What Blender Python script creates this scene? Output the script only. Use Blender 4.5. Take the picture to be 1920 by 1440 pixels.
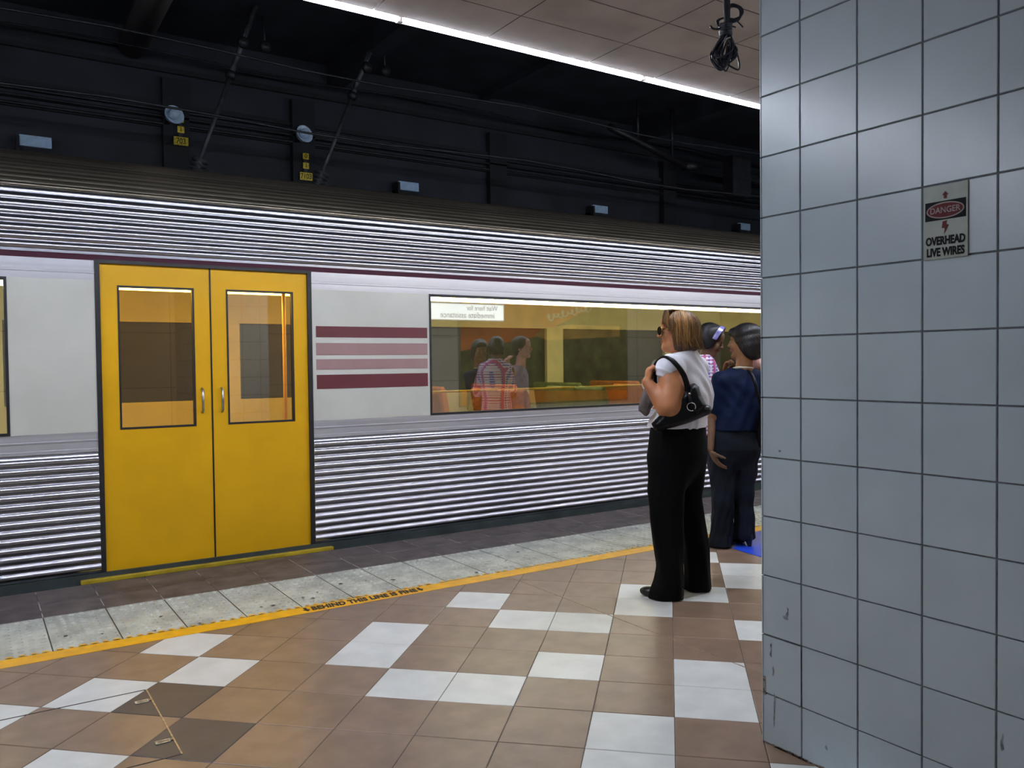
import bpy, bmesh, math, random
import numpy as np
from mathutils import Vector, Matrix
random.seed(7); rng = np.random.RandomState(7)
for o in list(bpy.data.objects): bpy.data.objects.remove(o)
SC = bpy.context.scene; COL = SC.collection

# ------------------------------------------------------------------ camera, world, exposure
EYE = 1.326
cam_d = bpy.data.cameras.new('camera'); cam = bpy.data.objects.new('camera', cam_d); COL.objects.link(cam)
cam_d.sensor_width = 36; cam_d.lens = 1544.6/1920*36; cam_d.clip_start = .05; cam_d.clip_end = 200
cam.matrix_world = Matrix.Translation((0, 0, EYE)) @ Matrix.Rotation(math.radians(-33.4), 4, 'Z') @ \
    Matrix.Rotation(math.pi/2 - .02528, 4, 'X') @ Matrix.Rotation(-.01155, 4, 'Z')
SC.camera = cam
w = bpy.data.worlds.new('underground'); SC.world = w; w.use_nodes = True
w.node_tree.nodes['Background'].inputs[0].default_value = (.55, .65, .9, 1)
w.node_tree.nodes['Background'].inputs[1].default_value = .02
SC.view_settings.view_transform = 'Standard'; SC.view_settings.look = 'None'
SC.view_settings.exposure = 1.22; SC.view_settings.gamma = 1; SC.view_settings.use_curve_mapping = False
TUBE_E = 56.0        # platform-edge fluorescent tubes
BACK_E = 13.0        # tubes of the concourse side
TRAIN_E = 16.0       # saloon lamp strips in the train

# ------------------------------------------------------------------ materials
MATS = {}
def mat(name, col, rough=.5, metal=0., noise=.08, scale=12., bump=0., bscale=None, coat=0., col2=None, island=0., stretch=None, spec=.5, sub=0., fac=None):
    if name in MATS: return MATS[name]
    m = bpy.data.materials.new(name); m.use_nodes = True; MATS[name] = m
    nt = m.node_tree; N = nt.nodes; L = nt.links; b = N['Principled BSDF']
    tc = N.new('ShaderNodeTexCoord'); mp = N.new('ShaderNodeMapping'); L.new(tc.outputs['Object'], mp.inputs[0])
    if stretch: mp.inputs['Scale'].default_value = stretch
    nz = N.new('ShaderNodeTexNoise'); nz.inputs['Scale'].default_value = scale; nz.inputs['Detail'].default_value = 5
    L.new(mp.outputs[0], nz.inputs['Vector'])
    cr = N.new('ShaderNodeValToRGB'); L.new(nz.outputs[0], cr.inputs[0])
    c2 = col2 or tuple(max(0, c*(1-noise*2.2)) for c in col)
    cr.color_ramp.elements[0].position = (fac or (.35, .65))[0]; cr.color_ramp.elements[1].position = (fac or (.35, .65))[1]
    cr.color_ramp.elements[0].color = (*c2, 1); cr.color_ramp.elements[1].color = (*[min(1, c*(1+noise*.4)) for c in col], 1)
    out = cr.outputs[0]
    if island:
        ge = N.new('ShaderNodeNewGeometry'); mr = N.new('ShaderNodeMapRange')
        mr.inputs['To Min'].default_value = 1-island; mr.inputs['To Max'].default_value = 1+island
        L.new(ge.outputs['Random Per Island'], mr.inputs['Value'])
        mx = N.new('ShaderNodeVectorMath'); mx.operation = 'SCALE'
        L.new(out, mx.inputs[0]); L.new(mr.outputs[0], mx.inputs['Scale']); out = mx.outputs[0]
    L.new(out, b.inputs['Base Color'])
    b.inputs['Roughness'].default_value = rough; b.inputs['Metallic'].default_value = metal
    b.inputs['Specular IOR Level'].default_value = spec
    if coat: b.inputs['Coat Weight'].default_value = coat; b.inputs['Coat Roughness'].default_value = .12
    if sub: b.inputs['Subsurface Weight'].default_value = sub; b.inputs['Subsurface Radius'].default_value = (.02, .008, .004); b.inputs['Subsurface Scale'].default_value = .5
    if bump:
        n2 = N.new('ShaderNodeTexNoise'); n2.inputs['Scale'].default_value = bscale or scale*4; n2.inputs['Detail'].default_value = 6
        L.new(mp.outputs[0], n2.inputs['Vector'])
        bp = N.new('ShaderNodeBump'); bp.inputs['Strength'].default_value = bump; bp.inputs['Distance'].default_value = .01
        L.new(n2.outputs[0], bp.inputs['Height']); L.new(bp.outputs[0], b.inputs['Normal'])
    return m
def emat(name, col, e):
    if name in MATS: return MATS[name]
    m = bpy.data.materials.new(name); m.use_nodes = True; MATS[name] = m
    b = m.node_tree.nodes['Principled BSDF']; b.inputs['Base Color'].default_value = (.9, .9, .9, 1)
    b.inputs['Emission Color'].default_value = (*col, 1); b.inputs['Emission Strength'].default_value = e
    return m
def gmat(name, tint, refl, rough=.02):
    m = bpy.data.materials.new(name); m.use_nodes = True; MATS[name] = m
    nt = m.node_tree; N = nt.nodes; L = nt.links; N.remove(N['Principled BSDF'])
    o = N['Material Output']; t = N.new('ShaderNodeBsdfTransparent'); t.inputs[0].default_value = (*tint, 1)
    g = N.new('ShaderNodeBsdfGlossy'); g.inputs['Roughness'].default_value = rough; g.inputs['Color'].default_value = (.95, .97, 1, 1)
    lw = N.new('ShaderNodeLayerWeight'); lw.inputs['Blend'].default_value = .5
    ad = N.new('ShaderNodeMath'); ad.operation = 'MULTIPLY_ADD'; ad.use_clamp = True; ad.inputs[1].default_value = .12; ad.inputs[2].default_value = refl
    L.new(lw.outputs['Facing'], ad.inputs[0])
    mx = N.new('ShaderNodeMixShader'); L.new(ad.outputs[0], mx.inputs[0]); L.new(t.outputs[0], mx.inputs[1]); L.new(g.outputs[0], mx.inputs[2])
    L.new(mx.outputs[0], o.inputs[0]); return m

brown = mat('brown_floor_tile', (.26, .172, .118), .32, noise=.10, scale=9, bump=.05, bscale=300, island=.07)
white_t = mat('white_floor_tile', (.74, .75, .72), .30, noise=.05, scale=7, bump=.04, bscale=200, island=.03)
dark_t = mat('dark_floor_tile', (.064, .058, .062), .4, noise=.08, scale=9, bump=.05, island=.03)
grout = mat('floor_grout', (.075, .06, .05), .8, noise=.2, scale=30)
coping_m = mat('dark_coping_tile', (.135, .108, .10), .55, noise=.22, scale=7, bump=.15, bscale=90, island=.08)
joint_m = mat('pale_coping_joint', (.62, .56, .52), .8, noise=.9, scale=4.5, col2=(.07, .055, .05), fac=(.44, .54))
tact_m = mat('tactile_paver', (.56, .575, .50), .45, noise=.14, scale=6, bump=.1, bscale=120, island=.06)
tdirt_m = mat('tactile_joint', (.10, .09, .06), .8, noise=.3, scale=20)
yline_m = mat('yellow_line_paint', (.90, .46, .010), .42, noise=.07, scale=14, bump=.05)
black_paint = mat('black_line_paint', (.02, .018, .012), .6, noise=.3, scale=60)
ptile = mat('grey_blue_wall_tile', (.475, .57, .625), .24, noise=.035, scale=3, bump=.02, bscale=150, island=.03)
pgrout = mat('wall_tile_grout', (.16, .18, .20), .8, noise=.2, scale=25)
smudge_m = mat('tile_smudge', (.27, .31, .33), .6, noise=.3, scale=60)
chip_m = mat('chipped_tile_edge', (.30, .26, .22), .9, noise=.4, scale=60, bump=.4)
ceil_m = mat('ceiling_panel', (.46, .40, .35), .7, noise=.10, scale=3.5, bump=.03, island=.03)
ceil_j = mat('ceiling_joint', (.12, .085, .06), .8, noise=.4, scale=10)
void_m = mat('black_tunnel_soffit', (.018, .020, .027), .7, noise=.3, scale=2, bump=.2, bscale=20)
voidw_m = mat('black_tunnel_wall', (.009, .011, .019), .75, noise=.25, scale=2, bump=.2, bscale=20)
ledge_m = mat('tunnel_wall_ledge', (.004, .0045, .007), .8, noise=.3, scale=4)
ballast_m = mat('track_ballast', (.06, .055, .05), .95, noise=.5, scale=40, bump=1, bscale=60)
steel = mat('stainless_steel', (.47, .47, .52), .28, 1., noise=.04, scale=4, stretch=(.2, 1, 14))
roofsteel = mat('weathered_roof_steel', (.44, .39, .30), .28, .95, noise=.16, scale=3, stretch=(.15, 1, 6))
beltsteel = mat('brushed_belt_panel', (.66, .66, .70), .30, .55, noise=.06, scale=3, stretch=(.1, 1, 12))
cream = mat('off_white_body_paint', (.62, .62, .56), .28, noise=.04, scale=2, coat=.3)
maroon = mat('maroon_stripe_paint', (.14, .028, .035), .45, noise=.05, scale=4)
maroon2 = mat('dark_maroon_stripe_paint', (.055, .006, .020), .5, noise=.05, scale=4, spec=.2)
pinkmar = mat('faded_maroon_stripe_paint', (.36, .22, .22), .35, noise=.05, scale=4, coat=.2)
yellow = mat('yellow_door_paint', (.76, .41, .003), .42, noise=.05, scale=2, spec=.35)
skirt_m = mat('teal_grey_sole_bar', (.05, .065, .065), .5, noise=.2, scale=4)
stepy_m = mat('yellow_step_edge', (.55, .40, .02), .5, noise=.15, scale=6)
blackrub = mat('black_rubber_seal', (.015, .015, .018), .5, noise=.2, scale=20)
blk = mat('black_metal', (.02, .02, .024), .5, .2, noise=.2, scale=10)
under_m = mat('underframe_black', (.02, .02, .022), .8, noise=.3, scale=5)
inwall = mat('saloon_wall_panel', (.60, .56, .38), .5, noise=.05, scale=3)
infloor = mat('saloon_floor', (.14, .11, .09), .6, noise=.1, scale=10)
inseat = mat('orange_seat_fabric', (.50, .15, .03), .8, noise=.2, scale=40, bump=.1)
inseatg = mat('green_seat_fabric', (.16, .20, .09), .8, noise=.2, scale=40, bump=.1)
inrail = mat('yellow_grab_rail', (.8, .5, .05), .3, noise=.05, scale=10)
glass = gmat('train_window_glass', (.80, .82, .72), .30)
dglass = gmat('tinted_door_glass', (.80, .66, .30), .14)
whousing = mat('white_lamp_batten', (.7, .7, .72), .4, noise=.05, scale=10)
bwall_m = mat('pale_back_wall_panel', (.66, .66, .63), .3, noise=.04, scale=2, island=.03)
steelgrey = mat('grey_fitting_metal', (.022, .022, .026), .5, .4, noise=.2, scale=12)
porcelain = mat('dark_porcelain', (.05, .05, .055), .3, noise=.2, scale=10)
lampgrey = mat('blue_grey_lamp_bowl', (.42, .54, .66), .35, noise=.1, scale=20)
bluesign = mat('slate_blue_plate', (.30, .42, .56), .5, noise=.08, scale=20)
yelplate = mat('yellow_number_plate', (.60, .45, .02), .5, noise=.2, scale=60)
brass = mat('brass_strip', (.58, .47, .30), .4, .6, noise=.2, scale=40)
brasslt = mat('pale_latch_plate', (.66, .66, .52), .4, .3, noise=.25, scale=60)
rustj = mat('expansion_joint_metal', (.36, .27, .20), .5, .4, noise=.2, scale=30)
bluemark = mat('blue_floor_paint', (.01, .06, .62), .45, noise=.08, scale=10)
signpl = mat('pale_grey_green_sign', (.33, .37, .32), .4, noise=.06, scale=20)
signblack = mat('sign_black', (.004, .004, .006), .6, noise=.1, scale=40, spec=.15)
signred = mat('sign_red', (.13, .008, .010), .5, noise=.15, scale=60, spec=.2)
signpale = mat('sign_pale_outline', (.30, .22, .21), .4, noise=.1, scale=40)
cable_m = mat('black_cable_sheath', (.014, .015, .028), .38, noise=.2, scale=30)
orange_m = mat('poster_orange', (.85, .22, .03), .5, noise=.12, scale=2)
green_m = mat('poster_olive', (.12, .16, .05), .5, noise=.5, scale=3, col2=(.05, .06, .02))
postery = mat('poster_amber', (.80, .48, .10), .5, noise=.2, scale=2)
posterw = mat('poster_white', (.85, .83, .80), .5, noise=.03)
postfr = mat('poster_frame_metal', (.3, .3, .3), .3, .8, noise=.05)
lightsign = emat('backlit_sign_face', (.80, .90, 1.0), .8)
signblue = mat('sign_blue_pictogram', (.02, .04, .18), .4, noise=.05)
tube_m = emat('fluorescent_tube_white', (.80, .86, 1.0), TUBE_E)
btube_m = emat('fluorescent_tube_warm', (1.0, .93, .80), BACK_E)
strip_m = emat('saloon_lamp_strip', (1.0, .84, .50), TRAIN_E)

# ------------------------------------------------------------------ mesh builder
class MB:
    def __init__(s): s.v = []; s.f = []; s.m = []; s.mi = 0
    def quad(s, *p):
        n = len(s.v); s.v += [tuple(q) for q in p]; s.f.append(tuple(range(n, n+len(p)))); s.m.append(s.mi)
    def box(s, x0, x1, y0, y1, z0, z1):
        n = len(s.v)
        s.v += [(x, y, z) for z in (z0, z1) for (x, y) in ((x0, y0), (x1, y0), (x1, y1), (x0, y1))]
        for q in ((3, 2, 1, 0), (4, 5, 6, 7), (0, 1, 5, 4), (1, 2, 6, 5), (2, 3, 7, 6), (3, 0, 4, 7)):
            s.f.append(tuple(n+i for i in q)); s.m.append(s.mi)
        return s
    def prism(s, pts, fn, t):      # pts 2D polygon, fn(u,v,w)->xyz, from w=0 to w=t
        n = len(s.v); k = len(pts)
        s.v += [tuple(fn(u, v, 0)) for u, v in pts] + [tuple(fn(u, v, t)) for u, v in pts]
        s.f += [tuple(range(n+k-1, n-1, -1)), tuple(range(n+k, n+2*k))]; s.m += [s.mi]*2
        for i in range(k): s.f.append((n+i, n+(i+1) % k, n+k+(i+1) % k, n+k+i)); s.m.append(s.mi)
        return s
    def tube(s, path, r, seg=10, cap=True):
        P = [Vector(p) for p in path]; R = r if hasattr(r, '__len__') else [r]*len(P)
        n = len(s.v); up = None
        for i, p in enumerate(P):
            t = (P[min(i+1, len(P)-1)]-P[max(i-1, 0)]).normalized()
            if up is None: up = t.orthogonal().normalized()
            up = (up - t*up.dot(t)); up = up.normalized() if up.length > 1e-6 else t.orthogonal().normalized()
            b = t.cross(up)
            for k in range(seg):
                a = 2*math.pi*k/seg; q = p + (up*math.cos(a)+b*math.sin(a))*R[i]; s.v.append(tuple(q))
        for i in range(len(P)-1):
            for k in range(seg):
                k2 = (k+1) % seg
                s.f.append((n+i*seg+k, n+i*seg+k2, n+(i+1)*seg+k2, n+(i+1)*seg+k)); s.m.append(s.mi)
        if cap:
            s.f.append(tuple(n+k for k in range(seg-1, -1, -1))); s.f.append(tuple(n+(len(P)-1)*seg+k for k in range(seg))); s.m += [s.mi]*2
        return s
    def lathe(s, prof, c, axis=(0, 0, 1), seg=24):
        ax = Vector(axis).normalized(); u = ax.orthogonal().normalized(); v = ax.cross(u); n = len(s.v); c = Vector(c)
        for r, h in prof:
            for k in range(seg):
                a = 2*math.pi*k/seg; s.v.append(tuple(c+ax*h+(u*math.cos(a)+v*math.sin(a))*r))
        for i in range(len(prof)-1):
            for k in range(seg):
                k2 = (k+1) % seg; s.f.append((n+i*seg+k, n+i*seg+k2, n+(i+1)*seg+k2, n+(i+1)*seg+k)); s.m.append(s.mi)
        return s
    def build(s, name, mats, parent=None, smooth=False, bevel=0., loc=None):
        me = bpy.data.meshes.new(name)
        vs = s.v
        if loc is not None: vs = [(a-loc[0], b-loc[1], c-loc[2]) for a, b, c in vs]
        me.from_pydata(vs, [], s.f); me.update()
        if not isinstance(mats, (list, tuple)): mats = [mats]
        for m in mats: me.materials.append(m)
        me.polygons.foreach_set('material_index', s.m)
        if smooth: me.polygons.foreach_set('use_smooth', [True]*len(s.f))
        o = bpy.data.objects.new(name, me); COL.objects.link(o)
        if loc is not None: o.location = loc
        if parent: o.parent = parent
        if bevel:
            b = o.modifiers.new('bevel', 'BEVEL'); b.width = bevel; b.segments = 2; b.limit_method = 'ANGLE'
        return o
def tag(o, label=None, cat=None, group=None, kind=None):
    if label: o['label'] = label
    if cat: o['category'] = cat
    if group: o['group'] = group
    if kind: o['kind'] = kind
    return o
def empty(name, loc=(0, 0, 0), rz=0.):
    o = bpy.data.objects.new(name, None); COL.objects.link(o); o.location = loc; o.rotation_euler = (0, 0, rz); o.empty_display_size = .1; return o
def copy_tree(o, parent=None):
    c = o.copy(); COL.objects.link(c); c.parent = parent
    for ch in list(o.children): copy_tree(ch, c)
    return c
def text(s, size, M, m, parent, name='lettering', ext=.0008, bold=0., shear=0., sx=1., align='CENTER', space=1.):
    cu = bpy.data.curves.new('t', 'FONT'); cu.body = s; cu.size = size; cu.extrude = ext; cu.offset = bold; cu.shear = shear
    cu.align_x = align; cu.align_y = 'CENTER'; cu.space_character = space; cu.resolution_u = 3
    t = bpy.data.objects.new('t', cu); COL.objects.link(t)
    dg = bpy.context.evaluated_depsgraph_get(); me = bpy.data.meshes.new_from_object(t.evaluated_get(dg))
    bpy.data.objects.remove(t); me.transform(M @ Matrix.Diagonal((sx, 1, 1, 1))); me.materials.clear(); me.materials.append(m)
    o = bpy.data.objects.new(name, me); COL.objects.link(o); o.parent = parent; return o

# ------------------------------------------------------------------ floor (brown and white tiles laid at 45 degrees)
TS = .305; TH = math.radians(33.4); ct, st = math.cos(-.188), math.sin(-.188); U0, V0 = 2.315*TS, 11.936*TS
def grid(c, r):
    x = U0+(c*ct+r*st)*TS; y = V0+(c*st-r*ct)*TS
    return (x*math.cos(TH)+y*math.sin(TH), -x*math.sin(TH)+y*math.cos(TH))
WH = {(-8, 0), (-7, 1), (-8, 2), (-9, 3), (-7, 4), (-5, -1), (-5, 0), (-4, 1), (-3, 1), (-4, -3), (-3, -2), (-2, -2), (-2, 0), (-1, -4), (-1, -3),
      (0, -4), (-1, 2), (-1, 3), (0, 0), (0, 1), (1, -6), (1, -5), (1, -2), (0, -7), (1, 3), (2, -3), (2, -8), (1, -9), (-10, 5), (-9, 6)}
DK = {(-7, 2), (-6, 3)}
YL = 4.268
bm = bmesh.new()
for c in range(-36, 46):
    for r in range(-40, 44):
        cx, cy = grid(c+.5, r+.5)
        if not (-7.2 < cx < 17.2 and -4.3 < cy < YL+.25): continue
        g = .0045
        ps = [grid(c+g, r+g), grid(c+1-g, r+g), grid(c+1-g, r+1-g), grid(c+g, r+1-g)][::-1]
        q = .012
        pi_ = [grid(c+q, r+q), grid(c+1-q, r+q), grid(c+1-q, r+1-q), grid(c+q, r+1-q)][::-1]
        vo = [bm.verts.new((x, y, -.0016)) for x, y in ps]; vi = [bm.verts.new((x, y, 0)) for x, y in pi_]
        mi = 1 if (c, r) in WH else 2 if (c, r) in DK else 0
        if (c, r) not in WH and not (-10 <= c <= 2 and -8 <= r <= 6) and random.random() < .2: mi = 1
        fs = [bm.faces.new(vi)]+[bm.faces.new((vo[i], vo[(i+1) % 4], vi[(i+1) % 4], vi[i])) for i in range(4)]
        for f in fs: f.material_index = mi
bmesh.ops.bisect_plane(bm, geom=bm.verts[:]+bm.edges[:]+bm.faces[:], plane_co=(0, YL, 0), plane_no=(0, 1, 0), clear_outer=True)
vs = [bm.verts.new(p) for p in ((-7, -4, -.002), (17, -4, -.002), (17, 5.62, -.002), (-7, 5.62, -.002))]
f = bm.faces.new(vs); f.material_index = 3
vs = [bm.verts.new(p) for p in ((-7, 5.615, -.002), (17, 5.615, -.002), (17, 5.615, -1.2), (-7, 5.615, -1.2))]
f = bm.faces.new(vs[::-1]); f.material_index = 3
me = bpy.data.meshes.new('floor'); bm.normal_update(); bm.to_mesh(me); bm.free()
for m in (brown, white_t, dark_t, grout): me.materials.append(m)
o = bpy.data.objects.new('floor', me); COL.objects.link(o); tag(o, kind='structure')
# yellow line
ln = MB(); ln.box(-7, 17, YL, 4.385, -.002, .0015)
yl = ln.build('safety_line', yline_m); tag(yl, 'long yellow painted line with black lettering beside the pale tactile paving', 'safety line')
lt = text('BEHIND THIS LINE IS FINE', .088, Matrix.Translation((1.842, 4.325, .0022)) , black_paint, yl, bold=.0040, sx=.60, shear=.25, space=1.05)
for ax in (1.50, 2.188):
    ar = MB()
    pts = [(-.008, .036), (.008, .036), (.008, 0), (.02, 0), (0, -.036), (-.02, 0), (-.008, 0)]
    ar.prism(pts[::-1], lambda u, v, w_: (ax+u, 4.327+v, .0018+w_), .0012)
    ar.build('painted_arrow', black_paint, yl)
# tactile paving: slabs 0.3 wide with raised domes
tb = MB()
tb.mi = 1; tb.quad((-7, 4.38, -.0015), (17, 4.38, -.0015), (17, 5.02, -.0015), (-7, 5.02, -.0015)); tb.mi = 0
x = -7.0+.0
k0 = int(-6.9/.3)
for k in range(k0, 56):
    a, b = k*.3+.003, k*.3+.297
    tb.quad((a, 4.385, .001), (b, 4.385, .001), (b, 5.008, .001), (a, 5.008, .001))
    if a < -1.5 or a > 10: continue
    for i in range(6):
        for j in range(12):
            cx = a+.025+i*.049; cy = 4.41+j*.052
            if random.random() < .015: continue
            n = len(tb.v); s_ = 6
            for (rr, h) in ((.0185, .001), (.0115, .0068)):
                for q in range(s_): an = 2*math.pi*q/s_; tb.v.append((cx+rr*math.cos(an), cy+rr*.95*math.sin(an), h))
            for q in range(s_): tb.f.append((n+q, n+(q+1) % s_, n+s_+(q+1) % s_, n+s_+q)); tb.m.append(0)
            tb.f.append(tuple(n+s_+q for q in range(s_))); tb.m.append(0)
o = tb.build('tactile_paving', [tact_m, tdirt_m]); tag(o, 'strip of pale raised-dot paving between the yellow line and dark edge tiles', 'tactile paving', kind='structure')
yo = MB()
for k in range(-4, 34):
    for i in range(6):
        cx = k*.3+.003+.025+i*.049
        if random.random() < .12: continue
        r_ = random.uniform(.012, .021); yo.quad(*[(cx+r_*math.cos(a), 4.384+random.uniform(.8, 1.5)*r_*math.sin(a), .0063+.0) for a in [t*math.pi/6 for t in range(7)]])
tag(yo.build('paint_overrun', yline_m, yl), kind='stuff')
# scuffs on the tactile paving
sc = MB()
for _ in range(46):
    cx = random.uniform(.2, 6.5); cy = random.choice([random.uniform(4.4, 4.75), random.uniform(4.4, 5.)]); L_ = random.uniform(.008, .03); a = random.uniform(0, 3.1)
    pts = [(cx+math.cos(a+t)*L_*random.uniform(.5, 1)*(1 if abs(math.cos(t)) > .5 else .35), cy+math.sin(a+t)*L_*random.uniform(.3, .8)) for t in (0, 1, 2, 3.1, 4.2, 5.2)]
    sc.quad(*[(px, py, .0076) for px, py in pts])
o = sc.build('scuff_marks', mat('black_scuff', (.05, .05, .04), .8, noise=.3, scale=50)); tag(o, 'small black scuffs and gum spots scattered on the pale dotted paving', 'scuff marks', kind='stuff')
# coping
cp = MB(); cp.mi = 1; cp.quad((-7, 5.0, -.001), (17, 5.0, -.001), (17, 5.62, -.001), (-7, 5.62, -.001)); cp.mi = 0
for k in range(k0, 56):
    for (y0, y1) in ((5.012, 5.305), (5.309, 5.62)):
        a, b = k*.3+.002, k*.3+.298
        cp.quad((a, y0, .0015), (b, y0, .0015), (b, y1, .0015), (a, y1, .0015))
cp.quad((-7, 5.62, .0015), (17, 5.62, .0015), (17, 5.62, -.25), (-7, 5.62, -.25))
o = cp.build('platform_edge_tiles', [coping_m, joint_m]); tag(o, 'dark brown tiles along the platform edge beside the train', 'edge tiles', kind='structure')
# blue floor mark
b_ = MB(); b_.quad((4.47, 3.99, .002), (4.40, 3.55, .002), (5.05, 3.55, .002), (5.25, 4.26, .002), (4.93, 4.26, .002))
b_.v = [(x, min(y, 4.26), z) for x, y, z in b_.v]
o = b_.build('blue_floor_marking', bluemark); tag(o, 'bright blue painted patch on the floor by the dark boots at the pillar', 'floor marking')
# access hatch seam with brass strip and two latches
h = empty('floor_hatch', (.58, 3.3, 0)); tag(h, 'square floor hatch outlined by thin brass strip over dark and white tiles', 'floor hatch')
m_ = MB(); m_.box(-.0026, .0026, -.34, .34, -.001, .002); m_.build('brass_strip', brass, h)
m_ = MB(); m_.box(-.78, -.004, .337, .343, -.001, .0012); m_.box(-.78, -.004, -.343, -.337, -.001, .0012); m_.box(-.786, -.78, -.343, .343, -.001, .0012)
m_.build('seam', grout, h)
for yy in (.215, -.205):
    m_ = MB(); m_.box(-.062, -.012, yy-.014, yy+.014, -.001, .003); la = m_.build('latch_plate', brasslt, h, bevel=.0008)
    m_ = MB(); m_.box(-.054, -.018, yy-.006, yy+.006, .003, .0036); m_.build('slot', rustj, la)
    m_ = MB(); m_.box(-.012, -.003, yy-.008, yy+.008, .0, .004); m_.build('hinge_tab', rustj, la)
# metal expansion joint
m_ = MB(); m_.box(2.769, 2.774, 1.2, 4.26, -.001, .0014)
o = m_.build('expansion_joint', rustj); tag(o, 'thin straight metal joint line crossing the floor tiles toward the pillar', 'joint strip', kind='structure')

# ------------------------------------------------------------------ pillar clad in tiles
PX, PY0, PY1, PXB = 2.28, .05, 1.897, 2.95
pb = MB(); pb.box(PX+.004, PXB-.004, PY0+.004, PY1-.004, -.002, 2.9)
pil = pb.build('wall_pillar', pgrout); tag(pil, kind='structure')
pt = MB()
zs = [0.0]+[.173+.205*k for k in range(14)]; zs = [z for z in zs if z < 2.9]+[2.9]
ys = [PY1, 1.736]; 
while ys[-1] > PY0+.2: ys.append(ys[-1]-.2065)
ys.append(PY0)
g = .002; q = .0035; t = .004
def tile_x(y0, y1, z0, z1, X, sgn):
    a = [(X+sgn*0, y0-g, z0+g), (X, y1+g, z0+g), (X, y1+g, z1-g), (X, y0-g, z1-g)]
    n = len(pt.v); X0 = X-sgn*t; qq = q
    pt.v += [(X0, y0-g, z0+g), (X0, y1+g, z0+g), (X0, y1+g, z1-g), (X0, y0-g, z1-g), (X, y0-qq, z0+qq), (X, y1+qq, z0+qq), (X, y1+qq, z1-qq), (X, y0-qq, z1-qq)]
    F = [(4, 5, 6, 7)]+[(i, (i+1) % 4, 4+(i+1) % 4, 4+i) for i in range(4)]
    for f_ in F:
        f_ = tuple(n+i for i in f_); pt.f.append(f_ if sgn < 0 else f_[::-1]); pt.m.append(0)
for i in range(len(ys)-1):
    for j in range(len(zs)-1):
        if i == 0 and j == 1:     # chipped corner
            n = len(pt.v); y0, y1, z0, z1 = ys[0], ys[1], zs[1], zs[2]
            pr = [(y0-.012, z0+.004), (y1+.003, z0+.003), (y1+.003, z1-.003), (y0-.002, z1-.003), (y0-.002, z0+.062), (y0-.009, z0+.05), (y0-.013, z0+.03)]
            pt.quad(*[(PX, a, b) for a, b in pr]); continue
        tile_x(ys[i], ys[i+1], zs[j], zs[j+1], PX, -1)
pt.build('wall_tiles', ptile, pil)
pt = MB()
xs = [PX-.002+.0, PX+.16, PX+.366, PX+.572, PXB]
for i in range(len(xs)-1):
    for j in range(len(zs)-1):
        a, b, z0, z1 = xs[i]+(.002 if i else 0), xs[i+1]-g, zs[j]+g, zs[j+1]-g
        pt.box(a, b, PY1-.004, PY1, z0, z1)
pt.build('wall_tiles', ptile, pil)
# base chips and smudges
m_ = MB()
for _ in range(26):
    yy = random.uniform(1.45, 1.9); s_ = random.uniform(.006, .02)
    m_.box(PX-.004, PX+.002, yy-s_, yy+s_, -.001, random.uniform(.003, .008))
m_.mi = 0; m_.box(PX-.001, PX+.003, 1.882, 1.8965, .165, .232)
m_.build('chips', chip_m, pil)
m_ = MB()
for (yy, zz, ln_, wd) in ((1.86, .33, .05, .004), (1.85, .26, .035, .003), (1.845, .14, .09, .003), (1.848, .10, .07, .002), (1.79, .48, .03, .008), (1.797, .46, .02, .006), (1.64, .075, .016, .004), (1.82, 1.02, .01, .004), (1.1, .30, .05, .003)):
    pts = [(yy+wd*random.uniform(-1, 1)+math.cos(a)*wd, zz+math.sin(a)*ln_*.5) for a in [k*.785 for k in range(8)]]
    m_.quad(*[(PX-.0006, a, b) for a, b in pts])
m_.build('smudges', smudge_m, pil)

# warning sign on the pillar
sg = empty('warning_sign', (PX-.001, 1.2545, 1.708), -math.pi/2); tag(sg, 'small danger overhead live wires sign fixed to the tiled pillar', 'warning sign')
m_ = MB(); m_.box(-.0625, .0625, -.003, 0, -.1045, .1015); m_.build('panel', signpl, sg, bevel=.001)
RX = Matrix.Rotation(math.pi/2, 4, 'X')
def sf(dy): return lambda u, v, w_: (u, dy-w_, v)
m_ = MB(); m_.prism([(-.057, .004), (.057, .004), (.057, .056), (-.057, .056)], sf(-.003), .0008); m_.build('black_field', signblack, sg)
def oval(a, b, cz): return [(a*math.cos(k*math.pi/20), cz+b*math.sin(k*math.pi/20)) for k in range(40)]
m_ = MB(); m_.prism(oval(.053, .0225, .030), sf(-.0038), .0006); ov = m_.build('oval_rim', signpale, sg)
m_ = MB(); m_.prism(oval(.0495, .019, .030), sf(-.0044), .0005); m_.build('red_oval', signred, sg)
text('DANGER', .0235, Matrix.Translation((0, -.0052, .030)) @ RX, signpale, sg, ext=.0003, bold=.0003, sx=.90)
m_ = MB(); m_.prism([(-.004, .062), (.004, .062), (.004, .072), (.009, .072), (0, .082), (-.009, .072), (-.004, .072)], sf(-.003), .0007); m_.build('arrow', signred, sg)
m_ = MB(); m_.prism([(-.007, -.001), (.005, .001), (.003, -.010), (.010, -.012), (-.003, -.036), (-.001, -.020), (-.010, -.019)][::-1], sf(-.003), .0007); m_.build('lightning_bolt', signred, sg)
text('OVERHEAD', .0315, Matrix.Translation((0, -.0036, -.0545)) @ RX, signblack, sg, ext=.0003, bold=.0013, sx=.68)
text('LIVE WIRES', .0315, Matrix.Translation((0, -.0036, -.086)) @ RX, signblack, sg, ext=.0003, bold=.0013, sx=.68)

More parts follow.
